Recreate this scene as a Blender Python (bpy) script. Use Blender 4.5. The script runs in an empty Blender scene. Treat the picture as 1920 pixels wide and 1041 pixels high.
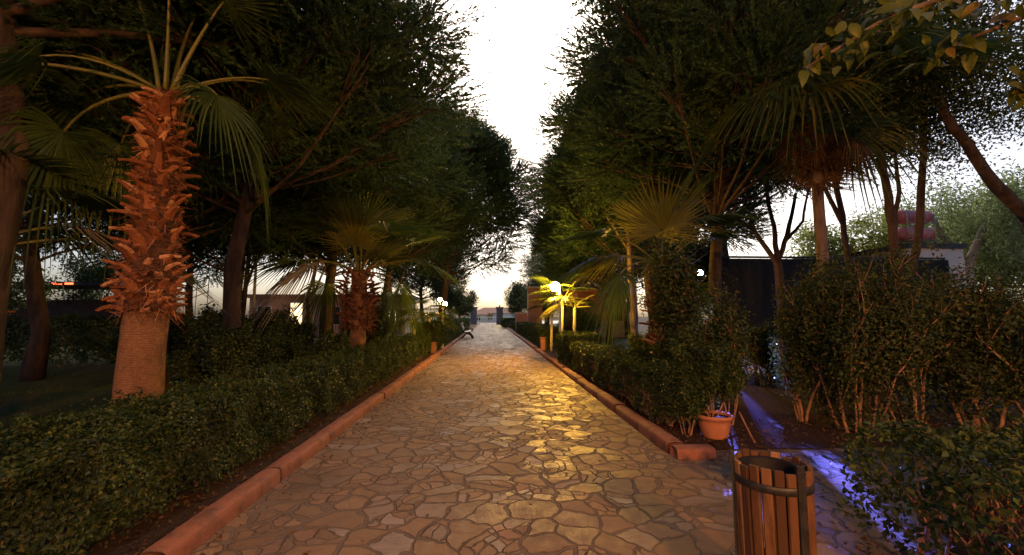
import bpy, math, random
import numpy as np
from mathutils import Vector, Matrix
R = math.radians
C = bpy.context.scene.collection
sc = bpy.context.scene

# ------------------------------------------------------------------ camera, sky, sun, exposure
cam = bpy.data.cameras.new('camera'); cam.sensor_width = 36; cam.lens = 36*760/1920
cam.clip_start = 0.05; cam.clip_end = 2000
co = bpy.data.objects.new('camera', cam); C.objects.link(co)
co.location = (0, 0, 1.6); co.rotation_euler = (R(90+5.3745), 0, R(-3.0744))
sc.camera = co
w = bpy.data.worlds.new('World'); sc.world = w; w.use_nodes = True
sky = w.node_tree.nodes.new('ShaderNodeTexSky'); sky.sky_type = 'NISHITA'; sky.sun_disc = False
SUN_EL, SUN_ROT = 36.0, 11.0
sky.sun_elevation = R(SUN_EL); sky.sun_rotation = R(SUN_ROT); sky.air_density = 0.8; sky.dust_density = 5.0; sky.ozone_density = 1.0
bg = w.node_tree.nodes['Background']; bg.inputs[1].default_value = 0.10
w.node_tree.links.new(sky.outputs[0], bg.inputs[0])
sl = bpy.data.lights.new('sun', 'SUN'); sl.energy = 0.05; sl.angle = R(12); sl.color = (1, .86, .74)
so = bpy.data.objects.new('sun', sl); C.objects.link(so)
_sd = Vector((math.sin(R(SUN_ROT))*math.cos(R(SUN_EL)), math.cos(R(SUN_ROT))*math.cos(R(SUN_EL)), math.sin(R(SUN_EL))))
so.rotation_euler = _sd.to_track_quat('Z', 'Y').to_euler()
vs = sc.view_settings; vs.view_transform = 'Standard'; vs.look = 'None'; vs.gamma = 1; vs.use_curve_mapping = False
vs.exposure = 1.0
sc.render.engine = 'CYCLES'
cy = sc.cycles; cy.max_bounces = 5; cy.diffuse_bounces = 3; cy.glossy_bounces = 2; cy.transmission_bounces = 3
cy.transparent_max_bounces = 4; cy.use_denoising = True; cy.sample_clamp_indirect = 4; cy.caustics_reflective = False
cy.caustics_refractive = False; cy.use_adaptive_sampling = False

# ------------------------------------------------------------------ node materials
def newmat(name):
    m = bpy.data.materials.new(name); m.use_nodes = True
    nt = m.node_tree
    return m, nt, nt.nodes['Principled BSDF']
def nd(nt, typ, ins=None, **props):
    n = nt.nodes.new(typ)
    for k, v in props.items(): setattr(n, k, v)
    for k, v in (ins or {}).items():
        s = n.inputs[k]
        if isinstance(v, bpy.types.NodeSocket): nt.links.new(v, s)
        else: s.default_value = v
    return n
def col(c): return (c[0], c[1], c[2], 1)
def mixc(nt, f, a, b, mode='MIX'):
    n = nt.nodes.new('ShaderNodeMix'); n.data_type = 'RGBA'; n.blend_type = mode
    for i, v in ((0, f), (6, a), (7, b)):
        if isinstance(v, bpy.types.NodeSocket): nt.links.new(v, n.inputs[i])
        else: n.inputs[i].default_value = v if i == 0 else col(v)
    return n.outputs[2]
def mth(nt, op, a, b=0.0, c=None):
    n = nt.nodes.new('ShaderNodeMath'); n.operation = op
    for i, v in enumerate((a, b) if c is None else (a, b, c)):
        if isinstance(v, bpy.types.NodeSocket): nt.links.new(v, n.inputs[i])
        else: n.inputs[i].default_value = v
    return n.outputs[0]
def mrange(nt, v, a, b, c=0.0, d=1.0, smooth=True):
    n = nd(nt, 'ShaderNodeMapRange', {0: v, 1: a, 2: b, 3: c, 4: d}, interpolation_type='SMOOTHSTEP' if smooth else 'LINEAR')
    return n.outputs[0]
def objco(nt): return nd(nt, 'ShaderNodeTexCoord').outputs['Object']
def mapping(nt, v, scale=(1, 1, 1), loc=(0, 0, 0)):
    return nd(nt, 'ShaderNodeMapping', {0: v, 1: loc, 3: scale}).outputs[0]
def noise(nt, v, scale, detail=4, rough=.6, dist=0.0):
    return nd(nt, 'ShaderNodeTexNoise', {'Vector': v, 'Scale': scale, 'Detail': detail, 'Roughness': rough, 'Distortion': dist})
def bump(nt, h, strength, dist=.02):
    return nd(nt, 'ShaderNodeBump', {'Height': h, 'Strength': strength, 'Distance': dist}).outputs[0]

def leafmat(name, a, b, c=None, trans=.3, rough=.5, spec=.2, patch=None):
    m, nt, p = newmat(name)
    g = nd(nt, 'ShaderNodeNewGeometry')
    cl = mixc(nt, g.outputs['Random Per Island'], a, b)
    if c is not None:
        f = mth(nt, 'GREATER_THAN', mth(nt, 'FRACT', mth(nt, 'MULTIPLY', g.outputs['Random Per Island'], 37.7)), .9)
        cl = mixc(nt, f, cl, c)
    if patch:
        n = noise(nt, objco(nt), 2.6, 4, .6).outputs[0]; n2 = noise(nt, objco(nt), 7, 3, .6).outputs[0]
        cl = mixc(nt, mrange(nt, n, .45, .66, 0, .8), cl, patch[0]); cl = mixc(nt, mrange(nt, n2, .58, .72, 0, .8), cl, patch[1])
    nt.links.new(cl, p.inputs['Base Color']); p.inputs['Roughness'].default_value = rough
    p.inputs['Specular IOR Level'].default_value = spec
    t = nd(nt, 'ShaderNodeBsdfTranslucent', {0: mixc(nt, .5, cl, (b[0]*1.5, b[1]*1.5, b[2]*.7))})
    mx = nd(nt, 'ShaderNodeMixShader', {0: trans, 1: p.outputs[0], 2: t.outputs[0]})
    nt.links.new(mx.outputs[0], nt.nodes['Material Output'].inputs[0])
    return m
def needle_mat(name, a, b, c, trans=.35, rough=.5):
    m, nt, p = newmat(name); v = objco(nt); g = nd(nt, 'ShaderNodeNewGeometry').outputs['Random Per Island']
    n1 = noise(nt, v, 1.1, 4, .6).outputs[0]; n2 = noise(nt, v, .35, 2, .5).outputs[0]
    cl = mixc(nt, mrange(nt, n1, .35, .65), a, b); cl = mixc(nt, mrange(nt, n2, .52, .7, 0, .6), cl, c)
    cl = mixc(nt, mth(nt, 'MULTIPLY', g, .25), cl, b)
    nt.links.new(cl, p.inputs['Base Color']); p.inputs['Roughness'].default_value = rough; p.inputs['Specular IOR Level'].default_value = .2
    t = nd(nt, 'ShaderNodeBsdfTranslucent', {0: cl})
    mx = nd(nt, 'ShaderNodeMixShader', {0: trans, 1: p.outputs[0], 2: t.outputs[0]})
    nt.links.new(mx.outputs[0], nt.nodes['Material Output'].inputs[0]); return m
def rough_mat(name, a, b, scale=6, stretch=(1, 1, 1), rough=.8, bstr=.5, bdist=.02, spec=.3, detail=6, metal=0.0, lo=.35, hi=.65):
    m, nt, p = newmat(name)
    v = mapping(nt, objco(nt), stretch)
    n = noise(nt, v, scale, detail, .65)
    f = mrange(nt, n.outputs[0], lo, hi)
    nt.links.new(mixc(nt, f, a, b), p.inputs['Base Color'])
    p.inputs['Roughness'].default_value = rough; p.inputs['Specular IOR Level'].default_value = spec; p.inputs['Metallic'].default_value = metal
    if bstr: nt.links.new(bump(nt, n.outputs[0], bstr, bdist), p.inputs['Normal'])
    return m
def glow(name, c, s):
    m = bpy.data.materials.new(name); m.use_nodes = True; nt = m.node_tree; nt.nodes.clear()
    e = nd(nt, 'ShaderNodeEmission', {0: col(c), 1: s}); o = nd(nt, 'ShaderNodeOutputMaterial', {0: e.outputs[0]})
    return m

def stone_mat():
    m, nt, p = newmat('flagstone_paving')
    v0 = objco(nt)
    wob = noise(nt, v0, 1.1, 3, .6)
    off = nd(nt, 'ShaderNodeVectorMath', {0: wob.outputs['Color'], 1: (.5, .5, .5)}, operation='SUBTRACT').outputs[0]
    off = nd(nt, 'ShaderNodeVectorMath', {0: off, 1: (.5, .5, 0)}, operation='MULTIPLY').outputs[0]
    fine = noise(nt, v0, 16, 3, .6)
    off2 = nd(nt, 'ShaderNodeVectorMath', {0: fine.outputs['Color'], 1: (.5, .5, .5)}, operation='SUBTRACT').outputs[0]
    off2 = nd(nt, 'ShaderNodeVectorMath', {0: off2, 1: (.04, .04, 0)}, operation='MULTIPLY').outputs[0]
    v = nd(nt, 'ShaderNodeVectorMath', {0: v0, 1: off}, operation='ADD').outputs[0]
    v = nd(nt, 'ShaderNodeVectorMath', {0: v, 1: off2}, operation='ADD').outputs[0]
    v = mapping(nt, v, (1, 1.12, 1))
    SC = 3.7
    e = nd(nt, 'ShaderNodeTexVoronoi', {'Vector': v, 'Scale': SC, 'Randomness': .96}, voronoi_dimensions='2D', feature='DISTANCE_TO_EDGE')
    f1 = nd(nt, 'ShaderNodeTexVoronoi', {'Vector': v, 'Scale': SC, 'Randomness': .96}, voronoi_dimensions='2D', feature='F1')
    e2 = nd(nt, 'ShaderNodeTexVoronoi', {'Vector': v, 'Scale': SC*1.75, 'Randomness': 1}, voronoi_dimensions='2D', feature='DISTANCE_TO_EDGE')
    f2 = nd(nt, 'ShaderNodeTexVoronoi', {'Vector': v, 'Scale': SC*1.75, 'Randomness': 1}, voronoi_dimensions='2D', feature='F1')
    cs = nd(nt, 'ShaderNodeSeparateColor', {0: f1.outputs['Color']}); cs2 = nd(nt, 'ShaderNodeSeparateColor', {0: f2.outputs['Color']})
    spl = mth(nt, 'GREATER_THAN', cs.outputs[2], .62)          # these stones are broken into smaller ones
    ed1 = e.outputs['Distance']; edm = mth(nt, 'MINIMUM', ed1, mth(nt, 'ADD', mth(nt, 'MULTIPLY', e2.outputs['Distance'], .62), .012))
    def pick(a, b): return mth(nt, 'ADD', mth(nt, 'MULTIPLY', a, mth(nt, 'SUBTRACT', 1.0, spl)), mth(nt, 'MULTIPLY', b, spl))
    ed0 = pick(ed1, edm); ra, rb, rc = pick(cs.outputs[0], cs2.outputs[0]), pick(cs.outputs[1], cs2.outputs[1]), pick(cs.outputs[2], cs2.outputs[2])
    # how wide the mortar is: by stone and by wear
    wear = noise(nt, v0, .7, 3, .6).outputs[0]
    wid = mth(nt, 'ADD', mrange(nt, mth(nt, 'POWER', ra, 3.0), 0, 1, .018, .075, False), mrange(nt, wear, .5, .68, 0, .10)); wid = mth(nt, 'MULTIPLY', wid, pick(1.0, .5))
    hgt = mrange(nt, mth(nt, 'SUBTRACT', ed0, wid), 0, .035)
    # schist grain turned a different way in each stone
    rot = nd(nt, 'ShaderNodeVectorRotate', {'Vector': v0, 'Angle': mth(nt, 'MULTIPLY', rb, 6.283)}, rotation_type='Z_AXIS').outputs[0]
    gr = noise(nt, mapping(nt, rot, (4, 26, 1)), 1.0, 5, .65, .6).outputs[0]
    bl = noise(nt, v0, 9, 5, .65).outputs[0]
    fi = noise(nt, v0, 70, 3, .7).outputs[0]
    c1 = mixc(nt, ra, (.165, .100, .054), (.275, .175, .095))
    c1 = mixc(nt, mrange(nt, rc, .55, .95), c1, (.27, .155, .10))
    c1 = mixc(nt, mth(nt, 'MULTIPLY', mrange(nt, rb, .7, .98), .7), c1, (.27, .23, .20))
    c1 = mixc(nt, mrange(nt, gr, .45, .72, 0, .55), c1, (.16, .105, .075))
    c1 = mixc(nt, mrange(nt, bl, .5, .75, 0, .5), c1, (.17, .125, .1))
    mc = mixc(nt, bl, (.115, .084, .064), (.185, .14, .11))
    mc = mixc(nt, mrange(nt, fi, .4, .7, 0, .5), mc, (.08, .062, .05))
    c1 = mixc(nt, mrange(nt, mth(nt, 'FRACT', mth(nt, 'MULTIPLY', rb, 7.3)), 0, 1, 0, .55, False), c1, (.13, .085, .06))
    base = mixc(nt, hgt, mc, c1)
    ed = mth(nt, 'ABSOLUTE', mth(nt, 'SUBTRACT', mth(nt, 'SUBTRACT', ed0, wid), .002))
    crk = mth(nt, 'MULTIPLY', mrange(nt, ed, .016, .0), mrange(nt, noise(nt, v0, 3.1, 3).outputs[0], .47, .58))
    base = mixc(nt, mth(nt, 'MULTIPLY', crk, .75), base, (.035, .026, .02))
    st = noise(nt, v0, .9, 6, .7).outputs[0]
    base = mixc(nt, mrange(nt, st, .48, .72, 0, .6), base, (.075, .055, .042))
    nt.links.new(base, p.inputs['Base Color'])
    rg = mth(nt, 'ADD', mrange(nt, hgt, 0, 1, .92, .56), mrange(nt, mth(nt, 'ADD', bl, mth(nt, 'MULTIPLY', ra, .4)), .4, .9, -.14, .25))
    nt.links.new(rg, p.inputs['Roughness']); p.inputs['Specular IOR Level'].default_value = .2
    H = mth(nt, 'ADD', mth(nt, 'MULTIPLY', hgt, .8), mth(nt, 'MULTIPLY', gr, .32))
    H = mth(nt, 'ADD', H, mth(nt, 'MULTIPLY', bl, .25)); H = mth(nt, 'ADD', H, mth(nt, 'MULTIPLY', fi, .10))
    tl = noise(nt, v0, 1.4, 2, .5).outputs[0]
    H = mth(nt, 'ADD', H, mth(nt, 'MULTIPLY', tl, 1.2))
    nt.links.new(bump(nt, H, .9, .03), p.inputs['Normal'])
    return m
def ground_mat(name, a, b, c, s1=.5, s2=14, rough=.95):
    m, nt, p = newmat(name)
    v = objco(nt); n1 = noise(nt, v, s1, 5, .65).outputs[0]; n2 = noise(nt, v, s2, 6, .7).outputs[0]
    cl = mixc(nt, mrange(nt, n2, .35, .68), a, b); cl = mixc(nt, mrange(nt, n1, .45, .62), cl, c)
    nt.links.new(cl, p.inputs['Base Color']); p.inputs['Roughness'].default_value = rough; p.inputs['Specular IOR Level'].default_value = .15
    nt.links.new(bump(nt, n2, .9, .04), p.inputs['Normal'])
    return m
def bark_ring_mat(name, a, b):
    m, nt, p = newmat(name)
    v = objco(nt)
    w1 = nd(nt, 'ShaderNodeTexWave', {'Vector': v, 'Scale': 10.0, 'Distortion': 7, 'Detail': 4, 'Detail Scale': 3}, wave_type='BANDS', bands_direction='Z')
    sp = nd(nt, 'ShaderNodeSeparateXYZ', {0: v})
    ang = mth(nt, 'ARCTAN2', sp.outputs[1], sp.outputs[0])
    vert = mth(nt, 'SINE', mth(nt, 'ADD', mth(nt, 'MULTIPLY', ang, 44.0), mth(nt, 'MULTIPLY', noise(nt, v, 5, 3).outputs[0], 9)))
    n = noise(nt, v, 12, 5, .7).outputs[0]
    h = mth(nt, 'ADD', mth(nt, 'MULTIPLY', w1.outputs[1], .6), mth(nt, 'ADD', mth(nt, 'MULTIPLY', vert, .035), mth(nt, 'MULTIPLY', n, 1.3)))
    cl = mixc(nt, mrange(nt, h, .5, 1.5), a, b)
    cl = mixc(nt, mrange(nt, noise(nt, mapping(nt, v, (1, 1, .4)), 2.6, 6, .7).outputs[0], .42, .68, 0, .8), cl, (a[0]*.35, a[1]*.38, a[2]*.42))
    nt.links.new(cl, p.inputs['Base Color']); p.inputs['Roughness'].default_value = .85; p.inputs['Specular IOR Level'].default_value = .2
    nt.links.new(bump(nt, h, .5, .012), p.inputs['Normal'])
    return m

M = {}
M['stone'] = stone_mat()
M['kerb'] = rough_mat('terracotta_kerb_paint', (.255, .105, .066), (.11, .064, .048), 6, rough=.85, bstr=.8, bdist=.025, lo=.42, hi=.72, spec=.15, detail=8)
M['earth'] = ground_mat('bare_earth', (.045, .03, .02), (.085, .055, .035), (.055, .045, .022))
M['soil'] = ground_mat('bed_soil', (.035, .02, .013), (.075, .042, .026), (.05, .03, .018), 1.2, 22)
M['lawn'] = ground_mat('mown_lawn', (.05, .08, .018), (.09, .11, .03), (.10, .085, .04), .45, 30)
M['plaza'] = rough_mat('smooth_grey_paving', (.22, .21, .20), (.33, .31, .29), 1.4, rough=.5, bstr=.15)
M['pine'] = needle_mat('pine_needles', (.020, .046, .019), (.046, .095, .036), (.055, .08, .03))
M['pine_pale'] = leafmat('grey_green_needles', (.07, .10, .06), (.13, .165, .095), (.15, .15, .08), trans=.3, rough=.5)
M['hedge'] = leafmat('hedge_leaves', (.020, .040, .010), (.055, .085, .02), (.10, .11, .025), trans=.25, rough=.5, patch=((.022, .03, .010), (.075, .052, .02)))
M['shrub'] = leafmat('shrub_leaves', (.030, .050, .014), (.066, .088, .024), (.13, .09, .028), trans=.3, rough=.5, patch=((.03, .044, .014), (.07, .075, .022)))
M['bush'] = leafmat('dark_bush_leaves', (.02, .038, .013), (.05, .075, .022), (.085, .10, .03), trans=.25, rough=.42)
M['pale_leaf'] = leafmat('pale_tree_leaves', (.15, .19, .06), (.25, .28, .10), (.3, .3, .12), trans=.6)
M['willow'] = leafmat('weeping_leaves', (.16, .21, .13), (.26, .31, .20), (.2, .24, .08), trans=.6)
M['big_leaf'] = leafmat('broad_leaf_green', (.06, .085, .015), (.10, .12, .02), (.15, .11, .02), trans=.35, rough=.4)
M['frond'] = leafmat('palm_frond_green', (.04, .07, .018), (.07, .105, .026), trans=.3, rough=.36)
M['frond_lit_yellow'] = leafmat('palm_frond_lamplit', (.085, .09, .018), (.14, .125, .025), trans=.5, rough=.4)  # yellow lamplight on the fronds is put into this leaf colour
M['frond_grey'] = leafmat('palm_frond_dry_grey', (.17, .155, .13), (.25, .23, .19), trans=.25, rough=.5)
M['frond_dead'] = leafmat('palm_frond_dead_brown', (.06, .033, .016), (.12, .066, .03), trans=.2, rough=.7)
M['bark'] = rough_mat('pine_bark', (.022, .015, .012), (.062, .041, .031), 7, (1, 1, .25), .9, .9, .04)
M['bark_grey'] = rough_mat('grey_brown_bark', (.07, .05, .04), (.15, .115, .095), 8, (1, 1, .22), .9, .9, .04)
M['bark_pale'] = rough_mat('pale_smooth_bark', (.26, .21, .17), (.40, .34, .28), 6, (1, 1, .3), .8, .4)
M['stem'] = rough_mat('shrub_stem_bark', (.17, .09, .055), (.34, .20, .125), 16, (1, 1, .2), .8, .5, .01)
M['twig'] = rough_mat('hedge_twig_bark', (.13, .085, .055), (.25, .165, .105), 16, (1, 1, .2), .85, .4, .01)
M['palm_bark'] = bark_ring_mat('palm_trunk_rings', (.15, .072, .034), (.26, .135, .062))
M['young_bark'] = rough_mat('young_palm_bark', (.34, .30, .14), (.46, .42, .22), 9, (1, 1, .4), .7, .3, .01)
def boot_mat(name, a, b, c):
    m, nt, p = newmat(name); v = objco(nt); n = noise(nt, mapping(nt, v, (1, 1, .35)), 11, 5, .65).outputs[0]
    g = nd(nt, 'ShaderNodeNewGeometry').outputs['Random Per Island']
    cl = mixc(nt, g, a, b); cl = mixc(nt, mrange(nt, g, .82, .9), cl, c); cl = mixc(nt, mrange(nt, n, .42, .7, 0, .75), cl, a)
    nt.links.new(cl, p.inputs['Base Color']); p.inputs['Roughness'].default_value = .75; p.inputs['Specular IOR Level'].default_value = .25
    nt.links.new(bump(nt, n, .7, .015), p.inputs['Normal']); return m
M['boot'] = boot_mat('palm_leaf_base', (.10, .035, .014), (.34, .13, .05), (.48, .25, .12))
M['fibre'] = rough_mat('palm_trunk_fibre', (.035, .016, .009), (.12, .055, .026), 10, (1, 1, 3), .95, 1, .04)
M['boot_dark'] = rough_mat('palm_leaf_base_dark', (.055, .02, .012), (.17, .07, .035), 9, (1, 1, .3), .8, .7, .015)
M['petiole'] = rough_mat('palm_petiole', (.09, .105, .025), (.15, .14, .035), 5, (.3, 1, 1), .4, .1)
M['wood'] = boot_mat('varnished_bin_slats', (.045, .02, .009), (.15, .072, .03), (.25, .135, .065))
M['black_metal'] = rough_mat('black_painted_iron', (.012, .012, .013), (.028, .026, .026), 20, rough=.45, bstr=.1)
M['black_plastic'] = rough_mat('black_bin_liner', (.006, .006, .007), (.012, .012, .014), 6, spec=.12, rough=.6, bstr=.3, bdist=.02)
M['terracotta'] = rough_mat('terracotta_pot', (.36, .14, .07), (.44, .19, .10), 5, rough=.7, bstr=.15)
M['pole_paint'] = rough_mat('cream_lamp_post_paint', (.42, .40, .30), (.52, .49, .38), 9, rough=.45, bstr=.1)
M['galv'] = rough_mat('galvanised_post', (.22, .22, .23), (.33, .33, .34), 8, rough=.5, bstr=.1)
M['white'] = rough_mat('white_paint', (.70, .69, .67), (.80, .79, .77), 3, rough=.6, bstr=.05)
M['white_cloth'] = rough_mat('white_tablecloth', (.74, .74, .76), (.82, .82, .84), 4, rough=.8, bstr=.2)
M['pink'] = rough_mat('pink_render', (.46, .25, .20), (.55, .32, .26), 2, rough=.85, bstr=.2)
M['rose'] = rough_mat('rose_render_shaded', (.20, .075, .062), (.27, .11, .09), 2, rough=.85, bstr=.2)  # tree shade on the garden building is darkened into this wall colour
M['grey_stone'] = rough_mat('grey_stone_plinth', (.16, .14, .15), (.26, .23, .24), 5, rough=.85, bstr=.5)
M['cream'] = rough_mat('cream_render', (.50, .45, .40), (.58, .53, .47), 2, rough=.85, bstr=.2)
M['tile'] = rough_mat('red_roof_tiles', (.30, .12, .075), (.42, .19, .12), 9, rough=.8, bstr=.5)
M['stage_black'] = rough_mat('black_stage_cloth', (.006, .006, .008), (.012, .012, .016), 3, (1, 1, .2), .85, .3, .05)
M['slate'] = rough_mat('dark_grey_boards', (.03, .03, .034), (.055, .055, .06), 4, rough=.7, bstr=.2)
M['tank'] = rough_mat('red_tank_enamel', (.42, .12, .13), (.50, .17, .17), 3, rough=.4, bstr=.05)
M['glass_dark'] = rough_mat('dark_window_glass', (.02, .022, .025), (.03, .032, .035), 2, rough=.1, bstr=0)
M['dry_leaf'] = leafmat('fallen_dry_leaves', (.07, .036, .018), (.19, .10, .045), trans=.1, rough=.7)
M['grass'] = leafmat('grass_blades', (.03, .05, .012), (.06, .075, .02), (.11, .09, .03), trans=.25)
M['lamp_amber'] = glow('lamp_amber_globe', (1, .50, .06), 1150)
M['lamp_warm'] = glow('lamp_warm_globe', (1, .50, .17), 200)
M['lamp_far'] = glow('lamp_yellow_globe', (1, .74, .16), 150)
M['lamp_orange'] = glow('lamp_orange_globe', (1, .38, .08), 1350)
M['lamp_blue'] = glow('blue_flood_lens', (.22, .30, 1), 160)
M['strip_white'] = glow('white_light_strip', (.85, .75, 1), 4)
M['strip_red'] = glow('red_light_strip', (1, .12, .04), 2.5)
M['lit_window'] = glow('lit_window_pane', (1, .72, .4), 1.3)
M['spark'] = glow('small_warm_bulb', (1, .6, .25), 6)

# ------------------------------------------------------------------ object helpers
def tag(o, label=None, cat=None, group=None, kind=None):
    if label: o['label'] = label
    if cat: o['category'] = cat
    if group: o['group'] = group
    if kind: o['kind'] = kind
    return o
def thing(name, label, cat, loc=(0, 0, 0), rz=0.0, group=None, sc_=1.0):
    o = bpy.data.objects.new(name, None); C.objects.link(o); o.empty_display_size = .2
    o.location = loc; o.rotation_euler = (0, 0, rz); o.scale = (sc_,)*3
    return tag(o, label, cat, group)
def link(name, me, parent=None):
    o = bpy.data.objects.new(name, me); C.objects.link(o)
    if parent is not None: o.parent = parent
    return o
class MB:
    def __init__(s): s.v = []; s.f = []; s.sm = []
    def add(s, vs, fs, smooth=False):
        n = len(s.v); s.v += [tuple(v) for v in vs]; s.f += [tuple(i+n for i in f) for f in fs]; s.sm += [smooth]*len(fs)
        return s
    def box(s, x0, x1, y0, y1, z0, z1, bev=0.0):
        if bev <= 0:
            v = [(x, y, z) for z in (z0, z1) for y in (y0, y1) for x in (x0, x1)]
            return s.add(v, [(0, 2, 3, 1), (4, 5, 7, 6), (0, 1, 5, 4), (1, 3, 7, 5), (3, 2, 6, 7), (2, 0, 4, 6)])
        import bmesh
        bm = bmesh.new(); bmesh.ops.create_cube(bm, size=1)
        for q in bm.verts: q.co = ((x0+x1)/2+q.co.x*(x1-x0), (y0+y1)/2+q.co.y*(y1-y0), (z0+z1)/2+q.co.z*(z1-z0))
        bmesh.ops.bevel(bm, geom=list(bm.edges), offset=bev, segments=2, affect='EDGES', profile=.6)
        bm.verts.index_update()
        s.add([q.co[:] for q in bm.verts], [[q.index for q in f.verts] for f in bm.faces]); bm.free(); return s
    def tube(s, pts, rad, n=8, cap=True):
        pts = [Vector(p) for p in pts]
        if not hasattr(rad, '__len__'): rad = [rad]*len(pts)
        t = (pts[1]-pts[0]).normalized(); u = t.orthogonal().normalized(); rings = []
        for i, p in enumerate(pts):
            a = pts[max(i-1, 0)]; b = pts[min(i+1, len(pts)-1)]; t = (b-a).normalized()
            u = (u - t*u.dot(t)); u = u.normalized() if u.length > 1e-6 else t.orthogonal().normalized(); v = t.cross(u)
            rings.append([p+(u*math.cos(2*math.pi*k/n)+v*math.sin(2*math.pi*k/n))*rad[i] for k in range(n)])
        vs = [q for r in rings for q in r]; fs = []
        for i in range(len(pts)-1):
            for k in range(n):
                k2 = (k+1) % n; fs.append((i*n+k, i*n+k2, (i+1)*n+k2, (i+1)*n+k))
        if cap: fs += [tuple(range(n-1, -1, -1)), tuple(range((len(pts)-1)*n, len(pts)*n))]
        return s.add(vs, fs, True)
    def lathe(s, prof, n=24, loc=(0, 0, 0), closed=False):
        vs = [(loc[0]+r*math.cos(2*math.pi*k/n), loc[1]+r*math.sin(2*math.pi*k/n), loc[2]+z) for r, z in prof for k in range(n)]
        fs = []; m = len(prof)
        for i in range(m if closed else m-1):
            j = (i+1) % m
            for k in range(n): fs.append((i*n+k, i*n+(k+1) % n, j*n+(k+1) % n, j*n+k))
        return s.add(vs, fs, True)
    def prism(s, poly, z0, z1):
        n = len(poly); vs = [(x, y, z0) for x, y in poly]+[(x, y, z1) for x, y in poly]
        return s.add(vs, [tuple(range(n-1, -1, -1)), tuple(range(n, 2*n))]+[(i, (i+1) % n, n+(i+1) % n, n+i) for i in range(n)])
    def mesh(s, name, m):
        me = bpy.data.meshes.new(name); me.from_pydata(s.v, [], s.f); me.polygons.foreach_set('use_smooth', s.sm)
        me.materials.append(m); me.update(); return me
    def build(s, name, m, parent=None): return link(name, s.mesh(name, m), parent)
def tri_mesh(name, V, F, m):
    me = bpy.data.meshes.new(name); V = np.asarray(V, np.float32); F = np.asarray(F, np.int32); k = F.shape[1]
    me.vertices.add(len(V)); me.vertices.foreach_set('co', V.ravel())
    me.loops.add(F.size); me.loops.foreach_set('vertex_index', F.ravel())
    me.polygons.add(len(F)); me.polygons.foreach_set('loop_start', np.arange(0, F.size, k, dtype=np.int32))
    me.materials.append(m); me.update(calc_edges=True); me.validate(); return me
def unit(a): return a/np.maximum(np.linalg.norm(a, axis=-1, keepdims=True), 1e-9)
def rnd_dir(rng, n): return unit(rng.normal(size=(n, 3)))
def leaves(rng, pos, nrm, L, asp=.55, fold=.18, dirs=None):
    """two-triangle folded leaves; returns verts, faces"""
    n = len(pos); nrm = unit(nrm)
    d = rnd_dir(rng, n) if dirs is None else dirs
    d = unit(d - nrm*(d*nrm).sum(1, keepdims=True)); s = np.cross(nrm, d)
    L = (np.ones(n)*L*rng.uniform(.6, 1.25, n))[:, None]
    b = pos - d*L*.5; t = pos + d*L*.5 - nrm*L*.12; mid = pos - d*L*.05
    l = mid + s*L*asp*.5 + nrm*L*fold; r = mid - s*L*asp*.5 + nrm*L*fold
    V = np.stack([b, l, t, r], 1).reshape(-1, 3); i = np.arange(n)[:, None]*4
    return V, np.concatenate([i+[0, 2, 1], i+[0, 3, 2]], 0)
def leaves8(rng, pos, nrm, L, asp=.5, dirs=None, curl=.25):
    n = len(pos); nrm = unit(nrm); d = rnd_dir(rng, n) if dirs is None else dirs
    d = unit(d - nrm*(d*nrm).sum(1, keepdims=True)); s = np.cross(nrm, d); L = (L*rng.uniform(.6, 1.2, n))[:, None]
    P_ = []
    for t, w_ in ((0, .06), (.22, .8), (.48, 1.0), (.76, .62), (1, .03)):
        c = pos+d*L*(t-.5)-nrm*L*curl*(t-.35)**2
        for q in (-1, 0, 1): P_.append(c+s*L*asp*.5*w_*q+nrm*L*.09*w_*abs(q))
    V = np.stack(P_, 1).reshape(-1, 3); i = np.arange(n)[:, None]*15; F = []
    for r in range(4):
        for q in (0, 1): o = r*3+q; F += [i+[o, o+1, o+4], i+[o, o+4, o+3]]
    return V, np.concatenate(F)
def needles(rng, pos, ax, L, k, nl, wd, spread=.75):
    """shoots: k needle triangles set along each axis"""
    n = len(pos); t = rng.uniform(0, 1, (n, k))[..., None]
    a = ax[:, None, :]; rad = rng.normal(size=(n, k, 3)); rad = unit(rad - a*(rad*a).sum(-1, keepdims=True))
    nd_ = unit(a*.8 + rad*spread); L = (np.ones(n)*L)[:, None, None]
    b = pos[:, None, :] + a*L*t; ln = nl*rng.uniform(.7, 1.3, (n, k))[..., None]
    s = unit(np.cross(nd_, rng.normal(size=(n, k, 3))))*wd
    V = np.stack([b-s, b+s, b+nd_*ln], 2).reshape(-1, 3)
    return V, np.arange(n*k*3).reshape(-1, 3)
def cat(parts):
    V = []; F = []; o = 0
    for v, f in parts: V.append(v); F.append(f+o); o += len(v)
    return np.concatenate(V), np.concatenate(F)
def sheet(name, poly, z, m):
    mb = MB(); mb.add([(x, y, z) for x, y in poly], [tuple(range(len(poly)))]); return tag(mb.build(name, m), kind='structure')
def rect(x0, x1, y0, y1): return [(x0, y0), (x1, y0), (x1, y1), (x0, y1)]

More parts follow.
